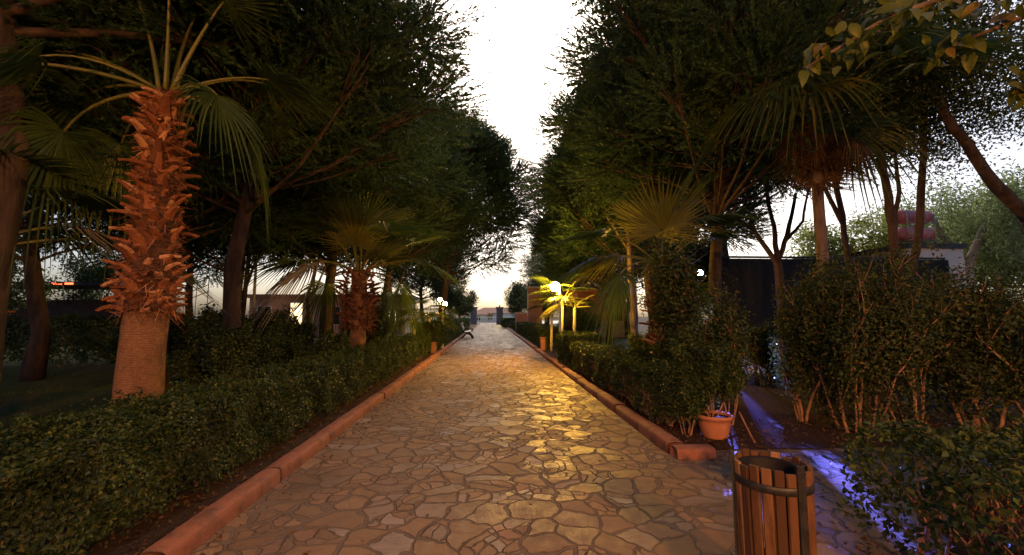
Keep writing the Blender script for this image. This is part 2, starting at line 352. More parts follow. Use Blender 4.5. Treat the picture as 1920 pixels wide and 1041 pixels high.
# ------------------------------------------------------------------ ground, path, kerbs
sheet('ground', rect(-400, 400, -300, 600), -.012, M['earth'])
sheet('lawn', rect(-40, -3.3, 2.5, 34), -.008, M['lawn'])
sheet('lawn_green', rect(5.2, 11, 17.5, 29), -.004, M['lawn'])
sheet('plaza', [(4.6, 10.8), (26, 10.8), (26, 17.4), (4.4, 17.4)], -.006, M['plaza'])
pa = tag(MB().add([(-2.02, -8, 0), (2.06, -8, 0), (2.06, 84, 0), (-2.02, 84, 0)], [(0, 1, 2, 3)]).build('path', M['stone']), kind='structure')
sheet('side_path', [(2.06, 2.2), (14, 2.2), (14, 4.88), (2.06, 4.88)], -.001, M['stone'])
sheet('far_pavement', rect(-30, 30, 84, 130), -.004, M['plaza'])

def kerb_run(mb, x0, x1, y0, y1, side, seed, seg=1.0):
    """a row of rounded kerb stones along y; side=+1: path lies to +x"""
    rng = random.Random(seed); y = y0
    while y < y1-.05:
        L = min(seg*rng.uniform(.85, 1.2), y1-y); j = rng.uniform(-.012, .012); h = .125+rng.uniform(-.012, .012)
        prof = [(x0, -.05), (x0, h*.6)]+[(x0+(x1-x0)*(.5-.5*math.cos(R(q)))*(.98 if q < 170 else 1), h*(.6+.4*math.sin(R(q))**.38)) for q in (15, 32, 50, 70, 90, 110, 130, 150, 168)]+[(x1, h*.56), (x1, h*.3), (x1, -.05)]
        ya, yb = y+.010, y+L-.010; k = rng.uniform(-.008, .008)
        vs = []
        for yy, ins, dx in ((ya, .012, j), (ya+.02, 0, j), ((ya+yb)/2, -.003, j+k), (yb-.02, 0, j+k*.5), (yb, .012, j+k*.5)):
            cx = (x0+x1)/2
            vs += [(cx+(px-cx)*(1-ins*5)+dx, yy, z*(1-ins*2) if z > 0 else z) for px, z in prof]
        n = len(prof); fs = []
        for a in range(4):
            for b in range(n-1):
                fs.append((a*n+b, a*n+b+1, (a+1)*n+b+1, (a+1)*n+b) if True else None)
        fs += [tuple(range(n)), tuple(range(5*n-1, 4*n-1, -1))]
        mb.add(vs, fs, True); y += L
kb = MB(); kerb_run(kb, -2.20, -2.02, -2, 80, 1, 4, 1.25)
tag(kb.build('kerb_left', M['kerb']), kind='structure')
kb = MB(); kerb_run(kb, 2.27, 2.07, 4.78, 18.6, -1, 5, .95); kerb_run(kb, 2.27, 2.07, 19.5, 62, -1, 6, 1.0)
tmp = MB(); kerb_run(tmp, 0, .20, 0, .5, 1, 8, .5)
kb.add([(2.06+y+.03, 4.80+.2-x-.2, z) for x, y, z in tmp.v], tmp.f, True)
tag(kb.build('kerb_right', M['kerb']), kind='structure')
sheet('bed_soil_left', rect(-3.6, -2.2, -2, 80), .03, M['soil'])
sheet('bed_soil_right', [(2.26, 5.0), (2.62, 5.0), (3.6, 5.6), (3.6, 18.6), (2.26, 18.6)], .03, M['soil'])
sheet('bed_soil_beyond', rect(2.26, 4.0, 19.4, 62), .03, M['soil'])
sheet('bed_soil_shrubs', [(2.7, 4.86), (16, 4.80), (16, 11), (4.2, 11), (3.2, 6.4)], .012, M['soil'])
sheet('bed_soil_corner', [(2.55, .2), (7, .2), (7, 2.75), (2.75, 2.75)], .02, M['soil'])

# ------------------------------------------------------------------ pines
def pine_meshes(seed, H, base, Rr, ncl=165, per=140, lean=(0, 0), mat='pine', nl=.085, wd=.0125, k=38, r0=.2):
    rng = np.random.default_rng(seed); rr = random.Random(seed)
    mb = MB(); nseg = 9
    tp = [Vector((lean[0]*(i/nseg)**1.6+.12*math.sin(i*1.3+seed), lean[1]*(i/nseg)**1.6+.12*math.cos(i*1.7+seed), H*.93*i/nseg)) for i in range(nseg+1)]
    tp[0] = Vector((0, 0, -.1))
    tr = [r0*(1.25 if i == 0 else 1)*(1-.85*i/nseg) for i in range(nseg+1)]
    mb.tube(tp, tr, 10)
    def trunk_at(z):
        f = max(0, min(.999, z/(H*.93)))*nseg; i = int(f); return tp[i].lerp(tp[i+1], f-i)
    pos = []; ax = []
    for c in range(ncl):
        u = rng.uniform(0, 1); z = base+(H-base)*(u**.85)
        prof = math.sin(math.pi*min(1, max(0.12, .2+.8*(z-base)/(H-base))))**.6 if z < H*.98 else .2
        prof = max(prof, .25); ang = rng.uniform(0, 2*math.pi); rad = Rr*prof*(.25+.75*rng.uniform(0, 1)**.55)*.97
        tc = trunk_at(z); ctr = np.array([tc.x+rad*math.cos(ang), tc.y+rad*math.sin(ang), z])
        a0 = trunk_at(max(base*.75, z-rad*rng.uniform(.25, .7))); e = Vector(ctr)
        m1 = a0.lerp(e, .5)+Vector((0, 0, -.15*rad*rr.uniform(-.5, 1)))
        lr = .016+.0065*rad
        mb.tube([a0, a0.lerp(m1, .5)+Vector((rr.uniform(-.1, .1), rr.uniform(-.1, .1), 0)), m1, m1.lerp(e, .6), e], [lr*1.3, lr, lr*.8, lr*.55, lr*.25], 5, False)
        cr = rng.uniform(.65, 1.1)
        n = int(per*rng.uniform(.7, 1.3)*cr**2)
        d = rnd_dir(rng, n); q = rng.uniform(.15, 1, n)**.55
        p = ctr + d*(q*cr)[:, None]*np.array([1.05, 1.05, .72])
        pos.append(p); ax.append(unit(d*.9+np.array([math.cos(ang)*.6, math.sin(ang)*.6, .35])+rng.normal(size=(n, 3))*.2))
        for b in range(5):
            t = Vector(d[b % n]*cr*.8); mb.tube([e.lerp(a0, .2), e+t*.5, e+t], [.02, .013, .006], 4, False)
    pos = np.concatenate(pos); ax = np.concatenate(ax)
    V, F = needles(rng, pos, ax, rng.uniform(.35, .75, len(pos)), k, nl, wd, .55)
    return mb.mesh('pine_trunk', M['bark']), tri_mesh('pine_crown', V, F, M[mat])
PV = {'A': pine_meshes(11, 12.5, 4.2, 4.3), 'B': pine_meshes(23, 11.2, 3.9, 3.9, lean=(.8, .3)), 'C': pine_meshes(37, 13.2, 5.2, 4.5, lean=(-.4, 0)),
      'D': pine_meshes(51, 11.5, 3.4, 3.6, ncl=90, mat='pine_pale', per=130)}
PINES = []
def pine(x, y, v, label, rz=0.0, s=1.0, name='pine_tree', group='tall pines along the path'):
    t = thing(name, label, 'tree', (x, y, 0), rz, group, s); tm, cm = PV[v]
    link('trunk', tm, t); link('crown', cm, t); return t
pine(-6.45, 5.4, 'C', 'nearest left pine, its rough grey trunk cut by the left picture edge', 1.0, 1.35)
pine(-7.4, 9.6, 'A', 'tall dark pine standing behind the big orange-lit palm', .4)
pine(-5.4, 14, 'B', 'dark pine behind the left palm that has a dry grey frond', 2.0)
pine(-5.0, 20, 'C', 'tall dark pine on the left next to the twin-globe lamp', 3.6, .95)
pine(-2.95, 25.0, 'B', 'pine leaning over the path behind the bench', .15, 1.2)
pine(-6.0, 36, 'A', 'pine behind the left hedge beyond the bench, lower than the leaning one', 5.0, .95)
pine(-11.5, 11, 'B', 'dark pine on the left lawn right behind the far hedge', 4.2)
pine(-10.5, 17.5, 'A', 'lawn pine whose crown hangs over the dark shrub mass', 2.7)
pine(-15, 8.5, 'C', 'pine at the far left of the lawn, white sky specks in its crown', 5.5)
pine(-9.6, 25, 'C', 'pine with bare trunk standing before the rose building', .9)
pine(-15.5, 22, 'B', 'pine with bare trunk left of the open white sky gap', 3.1)
pine(-20, 14, 'A', 'deep shade pine beside the kiosk with red strip lights', 1.9)
pine(6.1, 10.6, 'C', 'nearest tall right pine overhanging the path top', 2.2, 1.0)
pine(6.5, 16.2, 'A', 'right pine behind the large lit fan palm', 4.4, 1.0)
pine(6.6, 22.5, 'B', 'right pine rising above the amber lamp', 3.3, 1.0)
pine(-5.2, 8.6, 'C', 'dark pine overhanging the near left hedge, right of the big palm', 3.9, .95)
pine(12.0, 20, 'C', 'pine behind the black stage near the blue floodlight', 5.2, 1.5)
pine(10.0, 29, 'A', 'pine behind the pink garden building', 1.2)
pine(6.8, 33, 'D', 'grey green feathery tree rising behind the pink gatepost', 2.5, .95, 'feathery_tree')
pine(6.2, 44, 'D', 'pale feathery tree beyond the pink gatepost, lower and further off', .7, .85, 'feathery_tree')
pine(9.5, 40, 'D', 'pale feathery tree over the roof of the pink building', 4.1, 1.0, 'feathery_tree')

# ------------------------------------------------------------------ broadleaf trees, shrubs, hedges
def crown_mesh(seed, clusters, L, per, mat, asp=.5, hang=0.0):
    """clusters: (x,y,z,r). leaf positions spread through the volume, thin at the rim"""
    rng = np.random.default_rng(seed); P_ = []; N_ = []; D_ = []
    for x, y, z, r in clusters:
        n = int(per*r*r); nsub = max(3, int(7*r)); sd = rnd_dir(rng, nsub)*(rng.uniform(.3, .9, nsub)*r)[:, None]
        si = rng.integers(0, nsub, n); d = rng.normal(size=(n, 3))*r*.27
        p = np.array([x, y, z])+sd[si]+d
        if hang: p[:, 2] -= rng.uniform(0, 1, n)**2*hang*r
        P_.append(p); N_.append(unit(d+np.array([0, 0, .6*r])+rng.normal(size=(n, 3))*.45*r))
        D_.append(rnd_dir(rng, n)+np.array([0, 0, -1.2 if hang else -.3]))
    V, F = leaves(rng, np.concatenate(P_), np.concatenate(N_), L, asp, dirs=np.concatenate(D_))
    return tri_mesh('leaf_crown', V, F, M[mat])
def limbs_mesh(limbs, mat, seed=0, n=9):
    rr = random.Random(seed); mb = MB()
    for pts, r0, r1 in limbs:
        P_ = [Vector(p) for p in pts]; Q = []
        for i in range(len(P_)-1):
            for k in range(4):
                q = P_[i].lerp(P_[i+1], k/4)
                if i+k: q = q+Vector((rr.uniform(-1, 1), rr.uniform(-1, 1), rr.uniform(-1, 1)))*r0*.22
                Q.append(q)
        Q.append(P_[-1]); m = len(Q)-1
        mb.tube(Q, [(r0+(r1-r0)*i/m)*rr.uniform(.93, 1.07) for i in range(m+1)], n)
    return mb.mesh('tree_limbs', M[mat])
def tree(name, label, loc, limbs, clusters, L, per, leaf, bark, seed, group=None, hang=0.0, asp=.5, rz=0.0):
    t = thing(name, label, 'tree', loc, rz, group)
    link('trunk', limbs_mesh(limbs, bark, seed), t); link('crown', crown_mesh(seed, clusters, L, per, leaf, asp, hang), t)
    return t
def blobs(seed, n, c, r, s0, s1):
    rr = random.Random(seed); out = []
    while len(out) < n:
        d = Vector((rr.uniform(-1, 1), rr.uniform(-1, 1), rr.uniform(-1, 1)))
        if .25 < d.length < 1: out.append((c[0]+d.x*r[0], c[1]+d.y*r[1], c[2]+d.z*r[2], rr.uniform(s0, s1)))
    return out

def grow_shrub(seed, H, W, nst=6, levels=3, r=.022, flare=.5, leaf=.06, per=26, low=.25, asp=.55, skirt=0.0, spread=.06):
    """woody shrub: stems from the base, branching; leaves round the upper twigs"""
    rr = random.Random(seed); rng = np.random.default_rng(seed); mb = MB(); tips = []
    def branch(p, d, L, rad, lev):
        n = 4; pts = [p]; q = p.copy(); dd = d.copy()
        for i in range(n):
            dd = (dd+Vector((rr.uniform(-.22, .22), rr.uniform(-.22, .22), rr.uniform(-.08, .2)))).normalized()
            q = q+dd*L/n; pts.append(q.copy())
        mb.tube(pts, [rad*(1-.55*i/n) for i in range(n+1)], 6 if lev == 0 else 4, False)
        if lev >= 1:
            for q in pts[1:]: tips.append((q, lev))
        else:
            for q in pts[1:]:
                if rr.random() < skirt: tips.extend([(q+Vector((rr.uniform(-.14, .14), rr.uniform(-.14, .14), rr.uniform(-.1, .1))), 0) for _ in range(2)])
        if lev < levels:
            for i in range(rr.choice((2, 3, 3))):
                k = rr.choice((2, 3, 4)); a = Vector((rr.uniform(-1, 1), rr.uniform(-1, 1), rr.uniform(.0, .9))).normalized()
                branch(pts[k], (dd*.6+a*.7).normalized(), L*rr.uniform(.5, .8), rad*.62, lev+1)
    for s in range(nst):
        a = 2*math.pi*s/nst+rr.uniform(-.4, .4); sp_ = spread*rr.uniform(.4, 1.3); b = Vector((math.cos(a)*sp_, math.sin(a)*sp_, -.05))
        branch(b, Vector((math.cos(a)*flare, math.sin(a)*flare, 1)).normalized(), H*rr.uniform(.38, .55), r*rr.uniform(.7, 1.2), 0)
    # bring the plant to the wanted size
    mx = max(q.z for q, _ in tips); wx = max(max(abs(q.x), abs(q.y)) for q, _ in tips)
    kz, kx = H/mx, W/2/wx
    mb.v = [(x*kx, y*kx, z*kz) for x, y, z in mb.v]
    T = np.array([(q.x*kx, q.y*kx, q.z*kz) for q, l in tips if q.z*kz > low*H*rr.uniform(.5, 1.4)])
    i = rng.integers(0, len(T), len(T)*per); d = rng.normal(size=(len(i), 3))*.075*max(.6, H/2)
    V, F = leaves(rng, T[i]+d, unit(d)+np.array([0, 0, .8])+rng.normal(size=(len(i), 3))*.5, leaf, asp)
    return mb, (V, F)
def shrub(name, label, loc, seed, H, W, leafm='shrub', stemm='stem', group=None, cat_='shrub', rz=0.0, **kw):
    t = thing(name, label, cat_, loc, rz, group); mb, (V, F) = grow_shrub(seed, H, W, **kw)
    mb.build('stems', M[stemm], t); link('foliage', tri_mesh('shrub_foliage', V, F, M[leafm]), t)
    return t
def hedge_leaves(rng, x0, x1, y0, y1, z0, h, L, cover, asp=.58, rough=.05):
    faces = [('t', (x1-x0)*(y1-y0)), ('l', (y1-y0)*h), ('r', (y1-y0)*h), ('f', (x1-x0)*h), ('b', (x1-x0)*h)]
    P_ = []; N_ = []
    for k, A in faces:
        n = int(A*cover/(L*L*asp*.5*.9)); u = rng.uniform(0, 1, n); v = rng.uniform(0, 1, n)
        if k != 't': v = 1-(1-v)*rng.uniform(.0, 1, n)**.12
        dep = -rng.exponential(.045, n)+rng.normal(0, .012, n)
        if k == 't': p = np.stack([x0+u*(x1-x0), y0+v*(y1-y0), np.full(n, z0+h)], 1); m = (0, 0, 1)
        elif k == 'l': p = np.stack([np.full(n, x0), y0+u*(y1-y0), z0+.1+v*(h-.1)], 1); m = (-1, 0, 0)
        elif k == 'r': p = np.stack([np.full(n, x1), y0+u*(y1-y0), z0+.1+v*(h-.1)], 1); m = (1, 0, 0)
        elif k == 'f': p = np.stack([x0+u*(x1-x0), np.full(n, y0), z0+.1+v*(h-.1)], 1); m = (0, -1, 0)
        else: p = np.stack([x0+u*(x1-x0), np.full(n, y1), z0+.1+v*(h-.1)], 1); m = (0, 1, 0)
        m = np.array(m, float)
        wv = rough*(np.sin(p[:, 0]*7.1+p[:, 1]*5.3)+np.sin(p[:, 1]*9.7+p[:, 2]*8)+np.sin(p[:, 0]*3.1-p[:, 1]*2.3+p[:, 2]*11))*.5
        p = p+m*(wv+dep)[:, None]+rng.normal(0, .012, (n, 3))
        keep = rng.uniform(0, 1, n) < np.clip((p[:, 2]-z0-.03)/.18, 0, 1)
        P_.append(p[keep]); N_.append((m+np.array([0, 0, .35])+rng.normal(size=(n, 3))*.55)[keep])
    return leaves(rng, np.concatenate(P_), np.concatenate(N_), L, asp)
def hedge(name, label, x0, x1, y0, y1, h, seed, secs, leafm='hedge', group=None, rough=.05, stems=6.0, twig='twig', sprigs=0, bo=-.02, br=1.0):
    """secs: (ya, yb, leaf size, cover)"""
    rng = np.random.default_rng(seed); rr = random.Random(seed)
    cx, cy_ = (x0+x1)/2, (y0+y1)/2; t = thing(name, label, 'hedge', (cx, cy_, 0), 0, group)
    parts = [hedge_leaves(rng, x0-cx, x1-cx, a-cy_, b-cy_, 0, h, L, c, rough=rough) for a, b, L, c in secs]
    if sprigs:
        q = np.stack([rng.uniform(x0-cx, x1-cx, sprigs), rng.uniform(y0-cy_, y1-cy_, sprigs), np.full(sprigs, h)], 1)
        i = rng.integers(0, sprigs, sprigs*9); tt = rng.uniform(0, 1, len(i)); ln = rng.uniform(.04, .15, sprigs)[i]
        p = q[i]+np.stack([rng.normal(0, .02, len(i)), rng.normal(0, .02, len(i)), tt*ln], 1)
        parts.append(leaves(rng, p, rnd_dir(rng, len(i))+np.array([0, 0, .6]), secs[0][2], .55))
    V, F = cat(parts); link('foliage', tri_mesh('hedge_foliage', V, F, M[leafm]), t)
    mb = MB(); n = int((y1-y0)*stems)
    for i in range(n):
        bx, by = rr.uniform(x0+.12, x1-.12)-cx, rr.uniform(y0+.1, y1-.1)-cy_
        for k in range(4):
            a = rr.uniform(0, 6.28); d = Vector((math.cos(a)*.32, math.sin(a)*.32, 1)); L = h*rr.uniform(.6, .95); p = Vector((bx, by, -.02)); pts = [p]
            for s in range(4):
                d = (d+Vector((rr.uniform(-.3, .3), rr.uniform(-.3, .3), rr.uniform(-.1, .2)))).normalized(); p = p+d*L/4
                p = Vector((min(max(p.x, x0-cx-bo), x1-cx+bo), min(max(p.y, y0-cy_-bo), y1-cy_+bo), p.z)); pts.append(p)
            mb.tube(pts, [.011*br, .009*br, .007*br, .005*br, .003*br], 4, False)
            for e in range(2):
                q = pts[rr.choice((1, 2, 3))]; dd = Vector((rr.uniform(-1, 1), rr.uniform(-1, 1), rr.uniform(.2, 1))).normalized()*h*.3
                mb.tube([q, q+dd*.5+Vector((0, 0, .02)), q+dd], [.005*br, .004*br, .002*br], 3, False)
    mb.build('branches', M[twig], t); return t

# clipped hedges
hedge('box_hedge', 'long clipped dark green hedge along the left kerb in the foreground', -3.4, -2.42, 1.0, 17.0, .80, 1,
      [(1.0, 5.2, .04, 1.7), (5.2, 10, .048, 1.5), (10, 17, .062, 1.4)], 'hedge', 'clipped hedges beside the path', sprigs=500)
hedge('box_hedge', 'yellow green hedge behind the bench, left kerb', -3.3, -2.3, 18.2, 46, 1.28, 2,
      [(18.2, 28, .07, 1.5), (28, 46, .11, 1.4)], 'hedge', 'clipped hedges beside the path')
hedge('box_hedge', 'block ended hedge in front of the amber lamp, right kerb', 2.24, 3.4, 12.3, 13.6, 1.0, 3,
      [(12.3, 13.6, .045, 1.6)], 'hedge', 'clipped hedges beside the path', sprigs=150)
hedge('box_hedge', 'dense dark hedge running beyond the amber lamp to the pink gatepost', 2.42, 3.5, 19.6, 44, 1.0, 4,
      [(19.6, 28, .075, 1.5), (28, 44, .11, 1.4)], 'hedge', 'clipped hedges beside the path')
hedge('box_hedge', 'small far hedge below the yellow pillar lamp', 1.7, 5.0, 52, 66, 1.2, 5,
      [(52, 66, .16, 1.4)], 'hedge', 'clipped hedges beside the path')
hedge('corner_hedge', 'low leafy hedge with bare woody twigs behind the slatted bin', 2.55, 5.6, .7, 2.85, .76, 6,
      [(.7, 2.85, .055, .62)], 'hedge', None, rough=.10, stems=85, twig='stem', sprigs=800, bo=.03, br=1.15)
hedge('lawn_hedge', 'dark rounded hedge at the back of the left lawn', -15.5, -9.0, 13.2, 15, 1.45, 7,
      [(13.2, 15, .10, 1.3)], 'bush', None, rough=.16)

# loose right-hand hedge between the kerb corner and the block-ended hedge: separate plants
shrub('hedge_plant', 'bare stemmed bushy plant nearest the right kerb corner', (2.62, 5.4, .02), 60, .95, .7, 'hedge', 'stem', None, 'shrub', nst=7, leaf=.042, per=22, low=.35, r=.013, flare=.35)
hedge('kerb_hedge', 'loose woody hedge along the near right kerb, ending at the taller block', 2.34, 3.2, 5.7, 12.15, .74, 61,
      [(5.7, 8.5, .045, 1.0), (8.5, 12.15, .055, 1.2)], 'hedge', 'clipped hedges beside the path', rough=.10, stems=26, twig='stem', sprigs=350, bo=.02)

# tall woody shrubs
GS = 'tall woody shrubs behind the side path'
for i, (x, y, h, wd, per, nst, lb, low) in enumerate([
    (3.45, 5.85, 2.1, 1.05, 9, 6, 'open shrub with pale forked stems right of the potted plant', .35),
    (4.75, 6.1, 1.7, 1.0, 6, 7, 'thin shrub with fanned bare stems in front of the black stage', .35),
    (5.0, 5.45, 2.5, 1.9, 13, 9, 'dense tall shrub below the orange palm trunk', .2),
    (5.75, 5.4, 2.5, 2.1, 14, 8, 'tall shrub below the red water tanks', .18),
    (6.75, 5.35, 2.4, 2.1, 13, 10, 'tall shrub below the twin bare tree trunks', .2),
    (7.85, 5.3, 2.3, 2.2, 14, 8, 'tall shrub in front of the pale weeping tree', .2),
    (9.1, 5.3, 2.2, 2.2, 14, 9, 'last tall shrub at the right picture edge', .2),
    (6.2, 6.7, 2.6, 2.0, 22, 7, 'second row shrub half hidden behind those below the tanks', .15),
    (6.3, 9.2, 1.45, 1.8, 16, 7, 'low shrub in front of the black stage', .15), (4.75, 11.5, 1.5, 1.6, 16, 6, 'low shrub beside the white table', .1),
    (5.5, 6.5, 2.45, 1.7, 24, 7, 'second row shrub half hidden behind the one below the orange palm trunk', .15),
    (8.0, 6.9, 2.4, 2.2, 24, 7, 'second row shrub half hidden toward the right edge', .15)]):
    shrub('tall_shrub', lb, (x, y, .0), 80+i, h, wd, 'shrub', 'stem', GS, nst=nst, leaf=.06, per=per, low=low*.25, r=.03*(.8+.07*(i*5%7)), flare=.42, skirt=.0 if i < 2 else .9, spread=.08 if i < 2 else .22, levels=3)
shrub('leafy_shrub', 'tall leafy shrub before the white sky gap, left of the stage', (3.5, 7.3, 0), 121, 3.2, 1.3, 'shrub', 'stem', None, nst=6, leaf=.085, per=8, low=.1, r=.03)
shrub('leafy_shrub', 'leafy shrub at the foot of the shaggy right palm', (3.45, 8.2, 0), 122, 1.15, 1.0, 'shrub', 'stem', None, nst=6, leaf=.075, per=26, low=.1, r=.02)

# dark bushes on the left behind the hedge
for i, (x, y, h, wd, lb) in enumerate([
    (-4.9, 8.0, 1.45, 1.9, 'dark bush right beside the big palm trunk'), (-5.6, 9.6, 1.75, 2.4, 'larger dark bush behind the one at the big palm'),
    (-4.2, 9.3, 1.35, 2.0, 'rounded dark bush left of the dry grey frond'), (-3.95, 12.6, 2.3, 2.0, 'taller olive bush behind the shaggy left palm'),
    (-6.6, 13.0, 1.7, 2.6, 'dark bush in front of the rose building'), (-4.3, 15.8, 1.5, 2.0, 'bush between the left palm and the thin young trunks'),
    (-8.6, 11.0, 1.6, 2.6, 'dark bush at the lawn edge behind the palm'), (4.9, 23.5, 2.3, 2.4, 'dark bush behind the amber lamp post, right of the path'), (6.3, 26.5, 2.0, 2.2, 'dark bush at the corner of the pink garden building')]):
    shrub('dark_bush', lb, (x, y, 0), 140+i, h, wd, 'bush', 'twig', 'dark bushes behind the left hedge', 'bush', nst=8, leaf=.075, per=40, low=.05, r=.02, flare=.7)

# ------------------------------------------------------------------ palms
def fan_frond(seed, pet=1.1, Rf=1.0, bend=.5, droop=.25, nseg=36, spread=118, tipdrop=.25, mat='frond', petm='petiole', cup=.12):
    rr = random.Random(seed); mb = MB(); n = 8; pts = []; p = Vector((0, 0, 0))
    for i in range(n+1):
        pts.append(p.copy()); a = -bend*(i/n)**1.4; p = p+Vector((math.cos(a), 0, math.sin(a)))*pet/n
    mb.tube(pts, [.026*(1-.55*i/n) for i in range(n+1)], 6)
    hub = pts[-1]; a = -bend-.12; t = Vector((math.cos(a), 0, math.sin(a))); nn = Vector((-math.sin(a), 0, math.cos(a))); yv = Vector((0, 1, 0))
    fv = []; ff = []; S = [.02, .22, .42, .6, .8, 1.0]; dphi = R(2*spread/nseg)
    for k in range(nseg):
        ph = R(-spread+2*spread*(k+.5)/nseg)+rr.uniform(-.02, .02)
        L = Rf*(.70+.30*math.cos(ph*.75))*rr.uniform(.9, 1.05); d = t*math.cos(ph)+yv*math.sin(ph); sd = (yv*math.cos(ph)-t*math.sin(ph))
        dr = droop*rr.uniform(.6, 1.4); td = tipdrop*rr.uniform(.3, 1.7); b0 = len(fv)
        for s in S:
            wv = 2*L*min(s, .5)*math.tan(dphi/2)*.98
            if s > .5: wv *= max(0.05, 1-(s-.5)/.5)**.8
            c = hub+d*L*s+nn*(cup*L*s*s*abs(math.sin(ph))) + Vector((0, 0, -1))*(dr*L*s*s+td*L*max(0, s-.5)**2*4)
            fv += [c-sd*wv/2+nn*wv*.22, c-nn*wv*.1, c+sd*wv/2+nn*wv*.22]
        for j in range(len(S)-1):
            o = b0+j*3; ff += [(o, o+1, o+4, o+3), (o+1, o+2, o+5, o+4)]
    np_ = len(mb.f); mb.add(fv, ff, False)
    me = mb.mesh('fan_frond', M[petm]); me.materials.append(M[mat])
    mi = np.zeros(len(mb.f), np.int32); mi[np_:] = 1; me.polygons.foreach_set('material_index', mi); me.update()
    return me
FR = {'up': [fan_frond(s, 1.25, 1.0, .25, .05, tipdrop=.10) for s in (1, 2)],
      'mid': [fan_frond(s, 1.35, 1.05, .65, .16, tipdrop=.3) for s in (3, 4)],
      'low': [fan_frond(s, 1.2, 1.0, 1.1, .3, tipdrop=.45) for s in (5, 6)],
      'grey': [fan_frond(7, 1.1, 1.0, .9, .4, tipdrop=.5, mat='frond_grey')],
      'yellow': [fan_frond(8, .7, 1.25, .2, .06, tipdrop=.12, mat='frond_lit_yellow', nseg=44), fan_frond(9, 1.0, 1.1, .7, .2, tipdrop=.5, mat='frond_lit_yellow')],
      'dead': [fan_frond(s, .9, .95, .5, .5, tipdrop=.8, mat='frond_dead', petm='boot_dark') for s in (10, 11)]}
def frond(parent, kind, az, el, z, s=1.0, roll=0.0, k=0, name=None, off=.08, label=None):
    o = link(name or ('dead_frond' if kind == 'dead' else 'frond'), FR[kind][k % len(FR[kind])], parent)
    o.rotation_euler = (Matrix.Rotation(R(az), 3, 'Z') @ Matrix.Rotation(-R(el), 3, 'Y') @ Matrix.Rotation(R(roll), 3, 'X')).to_euler()
    o.location = (off*math.cos(R(az)), off*math.sin(R(az)), z); o.scale = (s, s, s)
    if label: o['label'] = label
    return o
def boots_mesh(seed, z0, z1, r_of, n, L0, L1, wd, matn, up=.9):
    rr = random.Random(seed); mb = MB()
    for i in range(n):
        f = (i+rr.uniform(-.3, .3))/n; f = min(max(f, 0), 1); z = z0+(z1-z0)*f; a = i*2.39996+rr.uniform(-.25, .25); r = r_of(z)*.9
        L = L0+(L1-L0)*f; L *= rr.choice((rr.uniform(.35, .8), rr.uniform(.7, 1.3))); out = Vector((math.cos(a), math.sin(a), 0)); sd = Vector((-math.sin(a), math.cos(a), 0)); sk = rr.uniform(-.7, .7)
        el = R(rr.choice((rr.uniform(-25, 20), rr.uniform(0, 75), rr.uniform(20, 55)))); w0 = wd*rr.uniform(.55, 1.35); p = out*r+Vector((0, 0, z)); rows = []
        for s in range(5):
            u = s/4; ang = el+(.55-u*.9)*up*rr.uniform(.5, 1.0); d = (out*math.cos(ang)+Vector((0, 0, 1))*math.sin(ang)+sd*sk).normalized(); nn = d.cross(sd).normalized()
            w_ = w0*(1-.55*u)*(1.0 if s < 4 else .9); th = .028*(1-.3*u)
            rows.append([p-sd*w_/2+nn*w_*.16, p-nn*th*.2, p+sd*w_/2+nn*w_*.16, p+sd*w_*.4-nn*th, p-nn*th*1.5, p-sd*w_*.4-nn*th]); p = p+d*L/4
        vs = [q for r_ in rows for q in r_]; fs = []
        for s in range(4):
            for k in range(6): k2 = (k+1) % 6; fs.append((s*6+k, s*6+k2, s*6+6+k2, s*6+6+k))
        fs += [(0, 1, 2, 3, 4, 5), (29, 28, 27, 26, 25, 24)]
        mb.add(vs, fs, False)
        for q in range(5):
            b = out*(r+.02)+Vector((0, 0, z+rr.uniform(-.1, .1)))+sd*rr.uniform(-.1, .1); e = out*rr.uniform(.03, .16)+sd*rr.uniform(-.22, .22)+Vector((0, 0, rr.uniform(-.25, .12)))
            mb.tube([b, b+e*.6, b+e], [.006, .005, .002], 3, False)
    return mb.mesh('leaf_bases', M[matn])
def palm_trunk(H, prof, seed, m='palm_bark', n=20):
    mb = MB(); rr = random.Random(seed); N_ = 24; pts = []; rad = []
    for i in range(N_+1):
        z = H*i/N_; pts.append((.02*math.sin(z*1.7+seed), .02*math.cos(z*1.3+seed), z-.08*(i == 0))); rad.append(prof(z)*rr.uniform(.985, 1.015))
    mb.tube(pts, rad, n); return mb.mesh('palm_trunk', M[m])

# big left palm
prof = lambda z: .40-.025*z if z < 1.75 else max(.17, .40-.072*(z-1.75))
big = thing('fan_palm', 'big fan palm with orange shaggy trunk behind the left hedge', 'palm', (-4.82, 6.0, 0), .3)
link('trunk', palm_trunk(4.9, lambda z: (.275-.015*z if z < 1.7 else max(.11, .25-.045*(z-1.7))), 3), big)
mb = MB(); mb.tube([(0, 0, 1.66), (0, 0, 1.72), (.01, 0, 3), (.01, .01, 4), (0, 0, 4.9)], [.272, .285, .235, .19, .13], 20); mb.build('fibre_trunk', M['fibre'], big)
link('leaf_bases', boots_mesh(5, 1.72, 4.85, lambda z: max(.13, .27-.045*(z-1.7)), 240, .30, .30, .15, 'boot'), big)
_s = boots_mesh(6, 1.64, 1.86, lambda z: .27, 26, .24, .2, .2, 'boot', 2.2); link('skirt_bases', _s, big)
AZ0 = -17.2
def bf(kind, az, el, z=4.9, **k): return frond(big, kind, az+AZ0, el, z, **k)
bf('up', 80, 84, s=1.25, k=0); bf('up', 200, 80, s=1.3, k=1); bf('up', 30, 78, s=1.3, k=0); bf('up', 300, 82, s=1.2, k=1); bf('up', 130, 72, s=1.2); bf('up', 350, 66, s=1.25, k=1)
